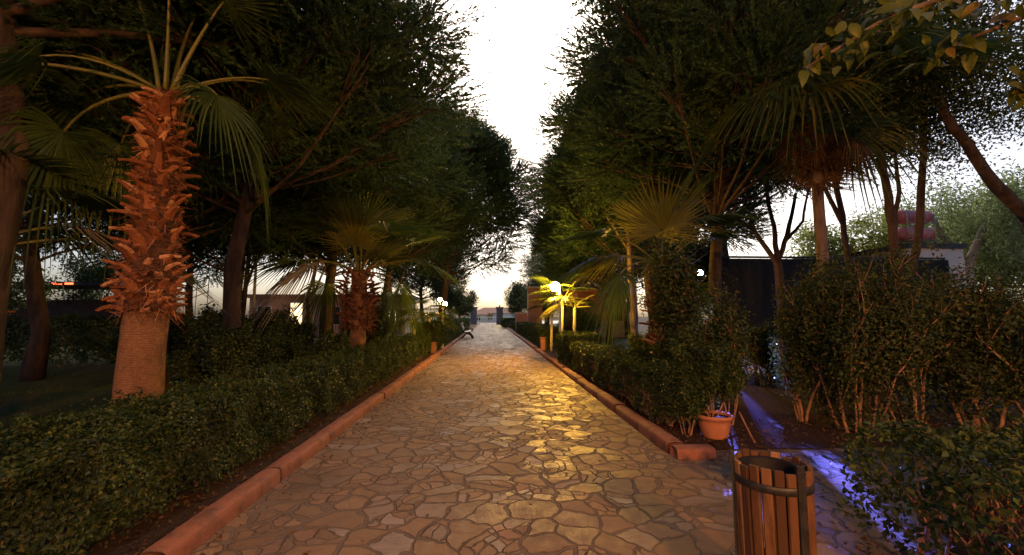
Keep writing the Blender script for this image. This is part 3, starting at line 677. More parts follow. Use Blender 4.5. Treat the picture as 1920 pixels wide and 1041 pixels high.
bf('mid', 178, 34, s=1.35, k=0); bf('mid', 160, 22, s=1.3, k=1); bf('mid', 200, 12, s=1.35, k=0); bf('low', 185, -8, s=1.2, k=1); bf('low', 150, 0, s=1.2, k=0)
bf('mid', 10, 30, s=1.0, k=1); bf('low', -20, 10, s=.85, k=0); bf('low', 30, 0, s=.95, k=1); bf('mid', 75, 30, s=1.1, k=0); bf('mid', 110, 15, s=1.2, k=1); bf('low', 225, 20, s=1.0); bf('mid', 50, 45, s=1.1)

# shaggy palm on the left, mid distance
sh = thing('fan_palm', 'short fan palm on the left with a dry grey hanging frond', 'palm', (-3.5, 11.0, 0), 0)
link('trunk', palm_trunk(2.75, lambda z: .2, 5), sh)
link('leaf_bases', boots_mesh(7, 1.25, 2.75, lambda z: .28+.12*math.sin(min(3.14, max(0, (z-1.2)*2))), 120, .3, .25, .13, 'boot_dark'), sh)
for kind, az, el, s, k in (('up', 60, 78, 1.0, 0), ('up', 250, 75, 1.05, 1), ('up', 110, 70, 1.15, 0), ('up', 75, 66, 1.35, 0), ('up', 20, 40, 1.3, 1), ('up', 160, 55, 1.3, 0), ('mid', 0, 25, 1.15, 1),
                           ('mid', 180, 25, 1.2, 1), ('low', 150, 10, 1.1, 0), ('low', 30, 5, 1.0, 1), ('mid', 320, 55, 1.1, 0), ('mid', 230, 60, 1.0, 1), ('low', 350, -10, .9, 0), ('up', 300, 82, 1.0, 0), ('mid', 90, 40, 1.1, 1)):
    frond(sh, kind, az, el, 2.75, s, k=k)
for az, el, s, z in ((262, 74, .95, 2.8), (15, 32, .9, 2.75), (345, 50, .85, 2.7)): frond(sh, 'yellow', az, el, z, s, k=0)
frond(sh, 'grey', 232, 22, 2.75, 1.2, label='dry grey hanging frond')

# lit fan palm on the right
rp = thing('fan_palm', 'fan palm on the right with one big upright lit fan', 'palm', (3.7, 8.5, 0), 0)
link('trunk', palm_trunk(2.75, lambda z: .15, 8), rp)
link('leaf_bases', boots_mesh(9, .5, 2.7, lambda z: .2, 110, .3, .24, .13, 'boot'), rp)
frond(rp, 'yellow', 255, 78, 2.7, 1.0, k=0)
for kind, az, el, s, k in (('yellow', 110, 80, 1.0, 0), ('up', 60, 72, 1.05, 0), ('mid', 185, 42, 1.0, 1), ('mid', 170, 20, 1.0, 0), ('mid', 10, 45, 1.0, 1), ('low', 200, 8, .95, 0), ('mid', 300, 50, .9, 0),
                           ('yellow', 150, 30, .9, 1), ('low', 130, 0, .9, 0), ('low', 30, -5, .9, 1), ('up', 330, 75, 1.0, 1)):
    frond(rp, kind, az, el, 2.7, s, k=k)

# tall palm on the right: orange trunk, dead skirt, drooping fronds
tp_ = thing('fan_palm', 'tall right palm with straight orange trunk and hanging dead skirt', 'palm', (6.9, 8.0, 0), 0)
link('trunk', palm_trunk(6.0, lambda z: .125-.006*z, 11, 'bark_grey'), tp_)
rr0 = random.Random(4)
for i in range(15): frond(tp_, 'dead', i*25+rr0.uniform(-9, 9), rr0.uniform(-88, -38) if i % 4 else rr0.uniform(-25, 0), 5.7+rr0.uniform(-.55, .25), rr0.uniform(.45, .85), k=i)
for i, (kind, az, el, s, k) in enumerate((('yellow', 200, 22, 1.25, 1), ('yellow', 228, 14, 1.2, 1), ('mid', 180, 35, 1.4, 0), ('mid', 250, 30, 1.3, 1), ('low', 165, 20, 1.4, 0), ('low', 215, 30, 1.3, 1), ('mid', 290, 25, 1.3, 0), ('mid', 330, 35, 1.3, 1), ('low', 20, 20, 1.3, 0), ('mid', 60, 40, 1.3, 1), ('mid', 120, 40, 1.3, 0), ('up', 90, 75, 1.3, 0), ('up', 240, 70, 1.3, 1))):
    frond(tp_, kind, az, el, 5.95, s, k=k)

# palm cut by the left edge
lp = thing('fan_palm', 'partly seen palm at the left picture edge beside the lawn', 'palm', (-7.75, 6.3, 0), 0)
link('trunk', palm_trunk(2.5, lambda z: .23, 13), lp)
link('leaf_bases', boots_mesh(15, 1.5, 2.5, lambda z: .24, 60, .3, .28, .14, 'boot'), lp)
for kind, az, el, s, k in (('mid', 0, 45, 1.2, 0), ('mid', 30, 25, 1.2, 1), ('up', 60, 70, 1.1, 0), ('up', 300, 75, 1.1, 1), ('mid', 330, 55, 1.2, 0), ('mid', 100, 40, 1.1, 1)):
    frond(lp, kind, az, el, 2.5, s, k=k)
frond(lp, 'grey', 25, 42, 2.5, 1.2, label='pale dry frond')

# small palms lit by the lamps
def young_palm(label, loc, h, n, s, seed, kinds=('yellow', 'mid', 'up')):
    t = thing('young_palm', label, 'palm', loc, 0, 'young palms in the beds'); rr = random.Random(seed)
    link('trunk', palm_trunk(h, lambda z: .058, seed, 'young_bark', n=10), t)
    for i in range(n): frond(t, rr.choice(kinds), i*360/n+rr.uniform(-15, 15), rr.uniform(5, 62), h, s*rr.uniform(.8, 1.15), k=i, off=.02)
    return t
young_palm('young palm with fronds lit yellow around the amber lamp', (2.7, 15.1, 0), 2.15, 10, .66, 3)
young_palm('thin trunked young palm right of the amber lamp post', (3.05, 14.6, 0), 1.9, 9, .6, 4)
young_palm('thin trunked young palm left of the amber lamp post', (2.75, 18.2, 0), 1.9, 8, .62, 5)
young_palm('young palm left of the twin globe lamp', (-3.2, 17.3, 0), 1.6, 9, .7, 6, ('mid', 'low', 'up'))
young_palm('young palm with low fronds in front of the twin globe lamp', (-2.75, 18.6, 0), 1.5, 9, .7, 7, ('mid', 'low'))

# ------------------------------------------------------------------ other trees on the right
tree('orange_trunk_tree', 'straight orange lit trunk right of the block ended hedge', (5.25, 14.5, 0),
     [([(0, 0, -.1), (-.03, 0, 1.5), (-.1, 0, 3), (-.2, 0, 5)], .15, .11), ([(-.15, 0, 4), (-1, .3, 5.5)], .06, .03), ([(-.15, 0, 4.3), (.8, -.2, 5.6)], .06, .03)],
     blobs(1, 9, (0, 0, 6.2), (2, 2, 1), .8, 1.2), .10, 900, 'bush', 'bark_grey', 5)
tree('forked_tree', 'dark bare branching tree against white sky above the stage', (9.6, 13.0, 0),
     [([(0, 0, -.1), (.05, 0, 2), (0, 0, 3.4)], .15, .13), ([(0, 0, 3.3), (-.7, 0, 4.4), (-1.1, 0, 5.8)], .09, .05), ([(0, 0, 3.4), (.05, .1, 4.6), (-.2, .1, 6.2)], .09, .05),
      ([(0, 0, 3.4), (.5, .1, 4.3), (.9, .1, 5.8)], .09, .05), ([(.5, .1, 4.2), (1.0, 0, 4.8), (1.3, 0, 6)], .06, .03), ([(-.7, 0, 4.4), (-1.5, .2, 5.2), (-2, .2, 6.3)], .06, .03)],
     blobs(2, 16, (0, 0, 7.6), (2.8, 2.2, .9), .8, 1.25), .09, 1000, 'bush', 'bark', 6)
tree('leaning_tree', 'big tree with thick bough slanting across the upper right', (12.4, 8.4, 0),
     [([(0, 0, -.1), (.1, 0, 2), (-.2, 0, 3.9)], .2, .15), ([(-.2, 0, 3.8), (-1.2, -.2, 4.5), (-2.3, -.4, 5.7), (-3.0, -.5, 7)], .135, .07), ([(-.2, 0, 3.9), (.6, 0, 5), (1.2, 0, 6.5)], .16, .07), ([(-1.2, -.2, 4.5), (-.9, .4, 5.8)], .09, .04)],
     blobs(3, 26, (-1.2, 0, 7.2), (3.6, 2.4, 1.5), .9, 1.3), .085, 900, 'bush', 'bark', 7)
tree('twin_trunk_tree', 'tree with two slender bare trunks behind the tall shrubs', (9.6, 8.9, 0),
     [([(0, 0, -.1), (-.1, 0, 1.6), (-.12, 0, 3), (-.2, 0, 4.4), (-.5, 0, 7)], .13, .07), ([(.0, 0, 1.4), (.25, 0, 2.6), (.55, 0, 3.9), (1.0, 0, 6.8)], .11, .06), ([(-.15, 0, 3.5), (.2, .1, 4.6), (.3, .2, 6)], .06, .03)],
     blobs(4, 22, (.2, 0, 7.0), (2.6, 2.2, 1.2), .8, 1.2), .085, 900, 'bush', 'bark', 8)
tree('slim_trunk_tree', 'slim forked trunk left of the red tanks', (9.3, 10.0, 0),
     [([(0, 0, -.1), (.05, 0, 2.4), (-.05, 0, 4.2), (-.4, 0, 7)], .10, .05), ([(0, 0, 3.9), (-.5, 0, 5), (-.8, 0, 6)], .06, .03)],
     blobs(5, 12, (0, 0, 7.3), (2, 2, 1), .8, 1.2), .09, 900, 'bush', 'bark', 9)
tree('weeping_tree', 'pale weeping tree with a light forked trunk beyond the shrubs', (27.5, 22.0, 0),
     [([(0, 0, -.1), (0, 0, 3), (.2, 0, 4.6)], .38, .32), ([(.2, 0, 4.5), (-1, 0, 6), (-1.8, 0, 7.5)], .24, .1), ([(.2, 0, 4.5), (1.2, 0, 6.2), (1.8, 0, 7.5)], .24, .1)],
     blobs(6, 22, (0, 0, 7.6), (4.2, 3, 2.0), 1.1, 1.7), .22, 420, 'willow', 'bark_pale', 10, hang=1.6, asp=.35)
tree('pale_tree', 'yellow green rounded tree behind the orange palm trunk', (22.5, 24.5, 0),
     [([(0, 0, -.1), (0, 0, 3), (.2, 0, 5)], .25, .15)], blobs(7, 16, (0, 0, 5.6), (3.2, 3, 1.6), 1.0, 1.5), .2, 480, 'pale_leaf', 'bark_pale', 11)
tree('pale_tree', 'soft green tree behind the weeping tree at the right edge', (35, 26, 0),
     [([(0, 0, -.1), (0, 0, 3), (.2, 0, 6)], .3, .15)], blobs(8, 22, (0, 0, 7), (5, 4, 3), 1.3, 1.9), .26, 380, 'pale_leaf', 'bark_pale', 12)
# overhanging broad leaves near the camera, top right
ol = thing('broadleaf_branch_tree', 'tree whose broad yellow green leaves hang into the top right corner', 'tree', (6.2, 2.6, 0))
lim = [([(0, 0, -.1), (0, 0, 2.5), (-.2, .1, 4.3)], .14, .09), ([(-.2, .1, 4.2), (-1, .6, 4.9), (-2.0, 1.2, 4.75), (-2.7, 1.5, 4.35)], .05, .012), ([(-.2, .1, 4.2), (-.6, .9, 4.7), (-1.1, 1.6, 4.6)], .045, .012), ([(-.2, .1, 4.0), (.2, 1.0, 4.4), (.1, 1.7, 4.3)], .04, .012)]
link('trunk', limbs_mesh(lim, 'bark_grey', 3), ol)
rng = np.random.default_rng(9); pp = []
for a, b, n in (((-1, .6, 4.9), (-2.7, 1.5, 4.35), 80), ((-.5, .7, 4.7), (-1.1, 1.6, 4.6), 60), ((.1, .8, 4.4), (.1, 1.7, 4.3), 55), ((-1.0, 1.2, 5.0), (-2.0, 1.4, 4.9), 50)):
    u = rng.uniform(0, 1, n)[:, None]; pp.append(np.array(a)*(1-u)+np.array(b)*u+rng.normal(0, .11, (n, 3)))
pp = np.concatenate(pp)
V, F = leaves8(rng, pp, rng.normal(size=(len(pp), 3))*.6+np.array([-.4, -.6, .5]), .225, .5, dirs=rng.normal(size=(len(pp), 3))*.5+np.array([-.2, 0, -1]), curl=.5)
link('crown', tri_mesh('broad_leaves', V, F, M['big_leaf']), ol)

# distant planting on the left that closes the view under the pines
for i, (x, y, s, lb) in enumerate([(-34, 24, 1.0, 'far dark tree behind the red lit kiosk'), (-27, 30, .8, 'far tree left of the stair railing'), (-4.6, 62, .9, 'small cypress dark tree by the left gate pillar'),
                                   (-15, 48, .7, 'low far tree behind the rose building roof'), (5.0, 70, .95, 'rounded green tree behind the yellow pillar lamp'), (8.5, 62, 1.1, 'dark rounded tree right of the yellow pillar lamp'),
                                   (10.2, 20.2, .85, 'dark tree directly behind the upper blue floodlight'), (-5.6, 50, 1.0, 'dark tree narrowing the far end of the path on the left'), (6.2, 56, 1.15, 'olive tree narrowing the far end of the path on the right'),
                                   (-42, 20, 1.1, 'far tree closing the lawn at the left edge'), (-24, 20, .9, 'dark tree right of the red lit kiosk')]):
    tree('round_tree', lb, (x, y, 0), [([(0, 0, -.1), (0, 0, 2*s), (.1, 0, 4*s)], .2*s, .1*s)], blobs(30+i, 16, (0, 0, 4.2*s), (2.6*s, 2.4*s, 2.4*s), 1.0*s, 1.5*s), .22*s, 520/s/s, 'bush', 'bark', 40+i, 'rounded trees in the distance')
for i, (x, y, h, r, lb) in enumerate([(-12.2, 20.5, 5.2, .13, 'bare trunked tree left of the grey pole'), (-9.0, 21, 5.2, .10, 'leaning slim tree left of the lit window'), (-8.2, 20.2, 5.4, .09, 'slim twin tree right of the lit window'), (-13.6, 17.5, 5.2, .17, 'stout tree at the left end of the white sky gap'), (-5.5, 23.5, 5.4, .12, 'slim tree between the left palm and the bench pine')]):
    rr = random.Random(i)
    tree('slim_tree', lb, (x, y, 0), [([(0, 0, -.1), (rr.uniform(-.3, .3), 0, h*.5), (rr.uniform(-.6, .6), 0, h)], r, r*.7), ([(0, 0, h*.45), (.6, 0, h*.8), (.9, 0, h)], r*.6, r*.3)],
         blobs(70+i, 9, (0, 0, h+1), (2, 2, 1), .8, 1.2), .11, 600, 'bush', 'bark', 60+i, 'slim trees under the pines')

# ------------------------------------------------------------------ lamps
def lamp_post(label, loc, h, globes, gm, r=.13, pole='pole_paint', group='garden lamps'):
    t = thing('street_lamp', label, 'lamp', loc, 0, group)
    MB().lathe([(.0, 0), (.11, 0), (.11, .04), (.07, .08), (.052, .2), (.045, .22), (.045, h-.3), (.055, h-.28), (.055, h-.24), (.035, h-.22), (.03, h-.02)], 16).build('pole', M[pole], t)
    for gx, gz in globes:
        if gx: MB().tube([(0, 0, h-.3), (gx*.6, 0, h-.3), (gx, 0, h-.2+gz), (gx, 0, h-r+gz+.02)], .018, 8).build('arm', M[pole], t)
        MB().lathe([(0, -.05), (.06, -.05), (.075, 0), (.05, .02), (0, .02)], 16, (gx, 0, h-r+gz+.02)).build('collar', M['black_metal'], t)
        MB().lathe([(0.001, -r)]+[(r*math.sin(R(a)), -r*math.cos(R(a))) for a in range(20, 180, 20)]+[(0.001, r)], 18, (gx, 0, h+gz)).build('globe', M[gm], t)
    return t
lamp_post('lit amber globe lamp among yellow lit fronds, right kerb', (2.42, 14.0, 0), 2.62, [(-.16, -.02)], 'lamp_amber', .165)
lamp_post('twin globe warm lamp behind the left hedge', (-2.35, 20.4, 0), 2.3, [(-.14, .1), (.1, -.12)], 'lamp_warm', .10)
lamp_post('orange globe lamp behind the viewpoint at the left kerb', (-2.7, -7.0, 0), 4.3, [(0, 0)], 'lamp_orange', .18)
lamp_post('orange globe lamp behind the viewpoint at the right of the path', (3.1, -4.2, 0), 3.7, [(0, 0)], 'lamp_orange', .16)

# ------------------------------------------------------------------ bin
bn = thing('litter_bin', 'round wooden slatted litter bin with black iron bands', 'bin', (1.57, 2.27, 0), .2)
bn.scale = (.87, .87, .985)
mb = MB(); ns = 20; rr = random.Random(2)
for i in range(ns):
    a = 2*math.pi*i/ns; hw = .0285; rb, rt = .192, .208; z0 = .10; z1 = .80+rr.uniform(-.012, .014); tl = rr.uniform(-.06, .06)
    vs = []
    for z, rad in ((z0, rb), (z0+.01, rb), ((z0+z1)/2, (rb+rt)/2+rr.uniform(-.002, .003)), (z1-.012, rt), (z1, rt)):
        for dx, dr in ((-hw, 0), (-hw+.006, .009), (hw-.006, .009), (hw, 0), (hw-.003, -.010), (-hw+.003, -.010)):
            x, y = rad+dr+dx*tl, dx*.97; vs.append((x*math.cos(a)-y*math.sin(a), x*math.sin(a)+y*math.cos(a), z))
    fs = [(s*6+k, s*6+(k+1) % 6, s*6+6+(k+1) % 6, s*6+6+k) for s in range(4) for k in range(6)]+[(5, 4, 3, 2, 1, 0), tuple(range(24, 30))]
    mb.add(vs, fs)
mb.build('slatted_body', M['wood'], bn)
for z, rad in ((.71, .2165), (.22, .206)):
    MB().lathe([(rad, z-.022), (rad+.005, z-.02), (rad+.005, z+.02), (rad, z+.022)], 48, closed=True).build('iron_band', M['black_metal'], bn)
mb = MB().lathe([(.190, .70), (.190, .775), (.176, .782), (.166, .765), (.155, .70), (.12, .675), (.07, .69), (.03, .66), (.001, .67)], 40)
mb.build('liner', M['black_plastic'], bn)
MB().lathe([(.17, .05), (.185, .09), (.185, .11), (.001, .11)], 32).build('base_plate', M['black_metal'], bn)
for a in (-95, 150):
    mb = MB(); ca, sa = math.cos(R(a)), math.sin(R(a))
    for x0, x1, z0, z1 in ((.207, .220, 0, .74),):
        bx = MB().box(x0+.008, x1+.008, -.026, .026, z0, .845, .003); mb.add([(x*ca-y*sa, x*sa+y*ca, z) for x, y, z in bx.v], bx.f)
    bx = MB().box(.19, .30, -.03, .03, 0, .012, .002); mb.add([(x*ca-y*sa, x*sa+y*ca, z) for x, y, z in bx.v], bx.f)
    mb.build('iron_strap', M['black_metal'], bn)

# ------------------------------------------------------------------ potted plant
pt = thing('plant_pot', 'terracotta pot behind the kerb corner', 'pot', (2.93, 5.3, .03))
MB().lathe([(.001, 0), (.145, 0), (.152, .02), (.178, .10), (.197, .20), (.203, .238), (.224, .244), (.230, .285), (.221, .293), (.203, .286), (.196, .25), (.001, .245)], 32).build('pot_shell', M['terracotta'], pt)
MB().lathe([(.001, .256), (.196, .256)], 24).build('potting_soil', M['soil'], pt)
shrub('potted_shrub', 'bushy dark green shrub growing in the terracotta pot', (2.93, 5.3, .30), 201, 1.15, .8, 'hedge', 'stem', None, 'plant', nst=6, leaf=.052, per=36, low=.3, r=.012, flare=.7)
st = thing('garden_cane', 'thin wooden cane leaning beside the terracotta pot', 'cane', (3.3, 5.05, .02))
MB().tube([(0, 0, 0), (-.12, .1, .36)], [.012, .010], 8).build('cane_rod', M['stem'], st)
# end blocks at the hedge gaps
for lb, x, y, h in (('small terracotta end block at the far end of the front left hedge', -2.38, 17.5, .42), ('small terracotta end block at the gap in the right kerb', 2.42, 18.75, .55)):
    t = thing('end_block', lb, 'block', (x, y, 0), .1, 'small end blocks by the hedge gaps')
    MB().box(-.11, .11, -.12, .12, 0, h, .02).build('block_body', M['kerb'], t); MB().box(-.125, .125, -.14, .14, h+.001, h+.06, .015).build('block_cap', M['kerb'], t)

# ------------------------------------------------------------------ bench (faces the path)
bc = thing('park_bench', 'black iron park bench with pale slats by the left hedge', 'bench', (-1.60, 29.3, 0), 0, None, 1.1)
for y in (-.62, .62):
    mb = MB()
    mb.tube([(.36, y, 0), (.30, y, .12), (.20, y, .26), (.02, y, .33), (-.16, y, .26), (-.27, y, .12), (-.34, y, 0)], .042, 8)
    mb.tube([(.34, y, .47), (.20, y, .43), (.0, y, .40), (-.18, y, .40), (-.28, y, .55), (-.36, y, .98)], .04, 8)
    mb.tube([(.02, y, .33), (.02, y, .41)], .026, 8); mb.tube([(-.27, y, .62), (-.05, y, .66), (.24, y, .64), (.33, y, .56), (.30, y, .45)], .022, 8)
    mb.build('leg', M['black_metal'], bc)
mb = MB()
for i in range(6): mb.box(-.18+i*.085, -.11+i*.085, -.75, .75, .425+.004*i, .45+.004*i, .006)
mb.build('seat', M['white'], bc)
mb = MB()
for i in range(4):
    z = .56+i*.115; x = -.27-.16*(z-.56)/.42; mb.box(x, x+.025, -.75, .75, z, z+.085, .006)
mb.build('backrest', M['white'], bc)

# ------------------------------------------------------------------ far gate, wall, house
for lb, x, g in (('left stone gate pillar at the far end of the path', -3.0, 0), ('right stone gate pillar carrying the yellow lamp', 1.75, 1)):
    t = thing('gate_pillar', lb, 'pillar', (x, 75, 0), 0, 'stone gate pillars')
    MB().box(-.6, .6, -.5, .5, 0, 2.9, .04).build('shaft', M['grey_stone'], t); MB().box(-.72, .72, -.62, .62, 2.901, 3.2, .05).build('cap', M['grey_stone'], t)
t = thing('pillar_lamp', 'yellow globe lamp on the right gate pillar', 'lamp', (1.75, 75, 3.2), 0, 'garden lamps')
MB().lathe([(.001, 0), (.2, 0), (.12, .1), (.08, .5), (.15, .55), (.001, .56)], 16).build('stand', M['black_metal'], t)
MB().lathe([(.001, -.3)]+[(.3*math.sin(R(a)), -.3*math.cos(R(a))) for a in range(20, 180, 20)]+[(.001, .3)], 16, (0, 0, .85)).build('globe', M['lamp_far'], t)
t = thing('white_railing', 'white railing across the end of the path', 'railing', (0, 88, 0))
mb = MB()
for i in range(23): mb.box(-5+i*.5-.05, -5+i*.5+.05, -.05, .05, .25, 1.2)
mb.build('balusters', M['white'], t); MB().box(-5.2, 6.2, -.09, .09, 1.201, 1.36).build('top_rail', M['white'], t); MB().box(-5.2, 6.2, -.12, .12, 0, .25).build('plinth', M['white'], t)
def house(name, label, loc, W, D, H, wallm, roofm, over=.4, rh=1.0, wins=(), flat=False):
    t = thing(name, label, 'building', loc); MB().box(-W/2, W/2, -D/2, D/2, -.1, H).build('wall', M[wallm], t)
    if flat: MB().box(-W/2-over, W/2+over, -D/2-over, D/2+over, H+.002, H+rh).build('roof', M[roofm], t)
    else:
        a, b = W/2+over, D/2+over
        MB().add([(-a, -b, H+.003), (a, -b, H+.003), (a, b, H+.003), (-a, b, H+.003), (-a*.6, 0, H+rh), (a*.6, 0, H+rh)], [(0, 1, 5, 4), (1, 2, 5), (2, 3, 4, 5), (3, 0, 4), (3, 2, 1, 0)]).build('roof', M[roofm], t)
    for wx, wz, ww, wh, lit in wins:
        f = MB().box(wx-ww/2-.08, wx+ww/2+.08, -D/2-.05, -D/2-.003, wz-.08, wz+wh+.08).build('window', M['white'], t)
        MB().box(wx-ww/2, wx+ww/2, -D/2-.06, -D/2-.052, wz, wz+wh).build('pane', M['lit_window' if lit else 'glass_dark'], f)
    return t
house('white_house', 'low white house with red tiled roof beyond the railing', (2.5, 112, 0), 13, 8, 2.3, 'white', 'tile', .6, 1.5, [(-5, .6, 1.4, 1.5, 0), (-2.5, .6, 1.4, 1.5, 0), (0, .6, 1.4, 1.5, 0)])
house('white_house', 'smaller pale house left of the tiled roof beyond the railing', (-3.4, 104, 0), 5, 6, 1.9, 'cream', 'tile', .5, 1.1, [(-1, .4, .8, 1.1, 0), (.6, .4, .8, 1.1, 0)])
# pink structures on the right
t = thing('pink_gatepost', 'tall pink rendered pillar right of the path', 'pillar', (3.95, 36, 0))
MB().box(-.62, .62, -.5, .5, 0, 4.0, .03).build('shaft', M['pink'], t); MB().box(-.74, .74, -.6, .6, 4.001, 4.15, .03).build('cap', M['cream'], t)
t = thing('pink_wall', 'low pink wall left of the tall pink pillar', 'wall', (2.9, 37.5, 0))
MB().box(-.55, .6, -.2, .2, 0, 1.75, .02).build('wall_body', M['pink'], t); MB().box(-.62, .66, -.27, .27, 1.751, 1.85, .02).build('coping', M['cream'], t)
t = thing('garden_building', 'pink garden building with grey stone base behind the lamp', 'building', (8.6, 31.5, 0))
MB().box(-2.6, 1.5, -2, 2, 0, 1.2).build('plinth', M['grey_stone'], t); MB().box(-2.55, 1.45, -1.95, 1.95, 1.201, 3.3).build('wall', M['rose'], t)
MB().box(-2.9, 1.9, -2.4, 2.4, 3.301, 3.5).build('roof', M['tile'], t)
d_ = MB().box(.3, 1.1, -2.04, -1.955, 1.21, 2.9).build('door', M['glass_dark'], t)
MB().box(-2.62, -2.2, -2.06, -2.001, 1.202, 3.29).build('corner_pilaster', M['pink'], t)

# buildings seen on the left under the pines
house('rose_building', 'long rose building with a small lit window on the left', (-15.2, 36, 0), 8, 5, 3.0, 'pink', 'tile', .2, .3, [(-.3, .9, .9, 1.7, 1), (2.6, .9, 1.0, 1.4, 0), (-2.8, .9, 1.0, 1.4, 0)], flat=True)
house('grey_building', 'pale grey building behind the grey pole on the left', (-10.2, 40, 0), 5, 5, 3.2, 'cream', 'slate', .3, .3, [(1.2, 1.0, .9, 1.3, 1)], flat=True)
for lb, x, y, h in (('thin grey pole in front of the rose building', -10.7, 19.0, 4.9), ('thin dark pole right of the lit window', -8.85, 20.8, 5.6)):
    t = thing('utility_pole', lb, 'pole', (x, y, 0), 0, 'thin poles under the pines')
    MB().tube([(0, 0, -.1), (0, 0, h)], [.075, .055], 10).build('shaft', M['galv'], t); MB().box(-.1, .1, -.07, .07, h*.3, h*.36, .01).build('junction_box', M['galv'], t)
t = thing('stair_railing', 'white sloping stair rails behind the big palm', 'railing', (-17.8, 24.5, 0))
mb = MB()
for k in range(3): mb.tube([(-1.2, 0, 1.9+k*.4), (1.4, 0, 3.0+k*.4)], .03, 6)
for k in range(5): mb.tube([(-1.2+k*.65, 0, .0), (-1.2+k*.65, 0, 2.8+k*.27)], .03, 6)
mb.build('rails', M['white'], t)
t = thing('bar_kiosk', 'dark kiosk with thin red strip lights beyond the lawn', 'kiosk', (-25.5, 26, 0))
MB().box(-5, 4, -1.6, 1.6, 0, 1.0).build('counter', M['slate'], t); MB().box(-5, 4, 1.2, 1.6, 1.001, 2.6).build('back_wall', M['slate'], t); MB().box(-5.4, 4.4, -2, 2, 3.3, 3.5).build('roof', M['slate'], t)
for x in (-5, -.5, 4): MB().box(x-.08, x+.08, -1.55, -1.4, 1.001, 3.3).build('post', M['slate'], t)
for x0, x1 in ((-2.6, -1.1), (.9, 1.5), (1.7, 2.1)): MB().box(x0, x1, -2.06, -2.002, 3.34, 3.44).build('light_strip', M['strip_red'], t)
MB().box(-5.2, -4.75, -1.75, -1.64, 1.2, 2.6).build('light_panel', M['strip_red'], t)

# ------------------------------------------------------------------ stage area on the right
t = thing('black_stage', 'black cloth covered stage wall under the white sky', 'stage', (15.4, 18.2, 0))
MB().box(-4.9, 6.5, -.1, .1, 0, 4.25).build('backdrop_cloth', M['stage_black'], t)
for x in (-4.95, .8, 6.55): MB().box(x-.06, x+.06, .11, .23, 0, 4.3).build('frame_post', M['black_metal'], t)
MB().box(-5.0, 6.6, .101, .22, 4.31, 4.4).build('top_beam', M['black_metal'], t)
MB().box(-4.8, 6.4, -2.2, -.11, 0, .45).build('platform', M['slate'], t)
def flood(label, loc, aim, pole_h, E, cone, blend=.3):
    t = thing('flood_light', label, 'floodlight', (loc[0], loc[1], 0), 0, 'blue floodlights by the stage')
    d = (Vector(aim)-Vector(loc)).normalized(); q = d.to_track_quat('Y', 'Z').to_matrix()
    MB().tube([(0, .18, 0), (0, .18, loc[2]-.02)], .025, 8).build('stand', M['black_metal'], t)
    bx = MB().box(-.16, .16, -.22, -.02, -.13, .13, .015); h = MB(); h.add([q @ Vector(v) for v in bx.v], bx.f); o = h.build('housing', M['black_metal'], t); o.location = (0, 0, loc[2])
    bx = MB().tube([(0, -.019, 0), (0, -.010, 0)], .115, 20); h = MB(); h.add([q @ Vector(v) for v in bx.v], bx.f); o = h.build('lens', M['lamp_blue'], t); o.location = (0, 0, loc[2])
    L = bpy.data.lights.new('flood_beam', 'SPOT'); L.energy = E; L.color = (.16, .17, 1); L.spot_size = R(cone); L.spot_blend = blend; L.shadow_soft_size = .06
    lo = bpy.data.objects.new('flood_beam', L); C.objects.link(lo); lo.parent = t; lo.location = Vector((0, 0, loc[2]))+d*.03; lo.rotation_euler = (-d).to_track_quat('Z', 'Y').to_euler()
    return t
flood('upper blue floodlight shining through leaves left of the stage', (8.55, 16, 3.33), (2.78, 3.72, 0), 3.3, 42000, 8)
flood('lower blue spotlight near the white table', (8.15, 14.3, 1.1), (3.9, 6.8, 0), 1.1, 2500, 9)
t = thing('white_table', 'white clothed table glowing behind the potted shrub', 'table', (7.0, 13.4, 0))
MB().box(-.6, .6, -.35, .35, .04, .76, .02).build('tablecloth_skirt', M['white_cloth'], t); MB().box(-.66, .66, -.41, .41, .761, .80, .01).build('tabletop', M['white_cloth'], t)
for lb, x, y, z, ln in (('short white light strip right of the lower blue spotlight', 8.75, 14.2, 1.05, .35), ('short white light strip at the foot of the black stage', 12.0, 15.6, .95, .34)):
    t = thing('strip_light', lb, 'light', (x, y, 0), 0, 'white strip lights by the stage')
    MB().box(-ln, ln, -.03, .0, z, z+.05).build('tube', M['strip_white'], t); MB().box(-ln-.02, ln+.02, .001, .06, z-.02, z+.07).build('housing', M['black_metal'], t)
    MB().tube([(0, .03, 0), (0, .03, z-.02)], .02, 6).build('stand', M['black_metal'], t)
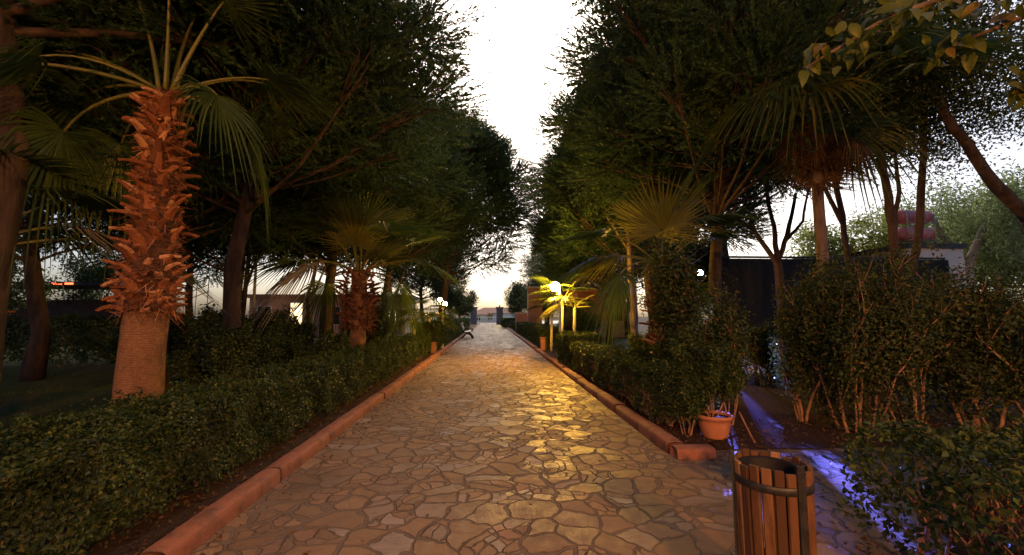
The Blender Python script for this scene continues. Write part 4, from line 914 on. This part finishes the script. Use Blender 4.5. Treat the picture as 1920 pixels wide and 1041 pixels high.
# solar heaters on a roof
house('flat_roof_house', 'pale flat roofed house carrying the red tanks', (22.6, 21.2, 0), 3.0, 4, 5.0, 'cream', 'slate', .1, .25, [(-.6, 3.3, .9, 1.1, 0)], flat=True)
for lb, z in (('upper red water tank of the pair', 6.825), ('lower red water tank of the pair', 5.89)):
    t = thing('water_tank', lb, 'tank', (22.4, 20.0, z), 0, 'red water tanks on the roof frame', .75); mb = MB()
    mb.tube([(-1.25, 0, 0), (-1.2, 0, 0), (-1.05, 0, 0), (1.05, 0, 0), (1.2, 0, 0), (1.25, 0, 0)], [.12, .36, .48, .48, .36, .12], 20); mb.build('tank_shell', M['tank'], t)
    for x in (-.6, .6): MB().tube([(x-.03, 0, 0), (x+.03, 0, 0)], .495, 20).build('hoop', M['galv'], t)
t = thing('tank_frame', 'metal frame holding the red tanks', 'frame', (22.4, 20.0, 5.25), 0, None, .75)
for x in (-1.0, 1.0):
    for y in (-.55, .55): MB().tube([(x, y, -.04), (x, y, 2.5)], .035, 6).build('upright', M['galv'], t)
for z in (.33, 1.58):
    for y in (-.59, .59): MB().tube([(-1.15, y, z), (1.15, y, z)], .03, 6).build('cross_bar', M['galv'], t)

# ------------------------------------------------------------------ ground cover
rng = np.random.default_rng(77)
n = 42000; y = rng.uniform(3, 15, n)**1.0; x = rng.uniform(-13, -3.5, n); h = rng.uniform(.03, .075, n)
keep = rng.uniform(0, 1, n) < np.clip(.35+.5*np.sin(x*1.3+np.sin(y*.9)*2)*np.sin(y*.8), .08, 1); x, y, h = x[keep], y[keep], h[keep]; n = len(x)
b = np.stack([x, y, np.full(n, -.01)], 1); s = np.stack([np.cos(x*977), np.sin(x*977), np.zeros(n)], 1)*.007
V = np.stack([b-s, b+s, b+np.stack([rng.normal(0, .03, n), rng.normal(0, .03, n), h], 1)], 1).reshape(-1, 3)
tag(link('grass', tri_mesh('grass_blades', V, np.arange(3*n).reshape(-1, 3), M['grass'])), 'thin dark grass on the left lawn', 'grass', kind='stuff')
def litter(rng, n, x0, x1, y0, y1, z):
    p = np.stack([rng.uniform(x0, x1, n), rng.uniform(y0, y1, n), np.full(n, z)+rng.uniform(0, .015, n)], 1)
    return leaves(rng, p, np.array([0, 0, 1.0])+rng.normal(size=(n, 3))*.35, .05, .45)
V, F = cat([litter(rng, 1500, -2.75, -2.25, 1.5, 17, .035), litter(rng, 700, 2.3, 3.1, 5.0, 12, .035), litter(rng, 900, 3.0, 9, 4.8, 6.2, .02), litter(rng, 260, -2.0, -1.75, 2, 20, .006), litter(rng, 60, -1.9, 2, 2.5, 20, .006), litter(rng, 150, 2.1, 3.4, 2.6, 4.8, .005), litter(rng, 400, 2.4, 3.2, .8, 2.9, .025)])
tag(link('leaf_litter', tri_mesh('litter_leaves', V, F, M['dry_leaf'])), 'dry fallen leaves scattered in the beds and by the kerbs', 'leaf litter', kind='stuff')
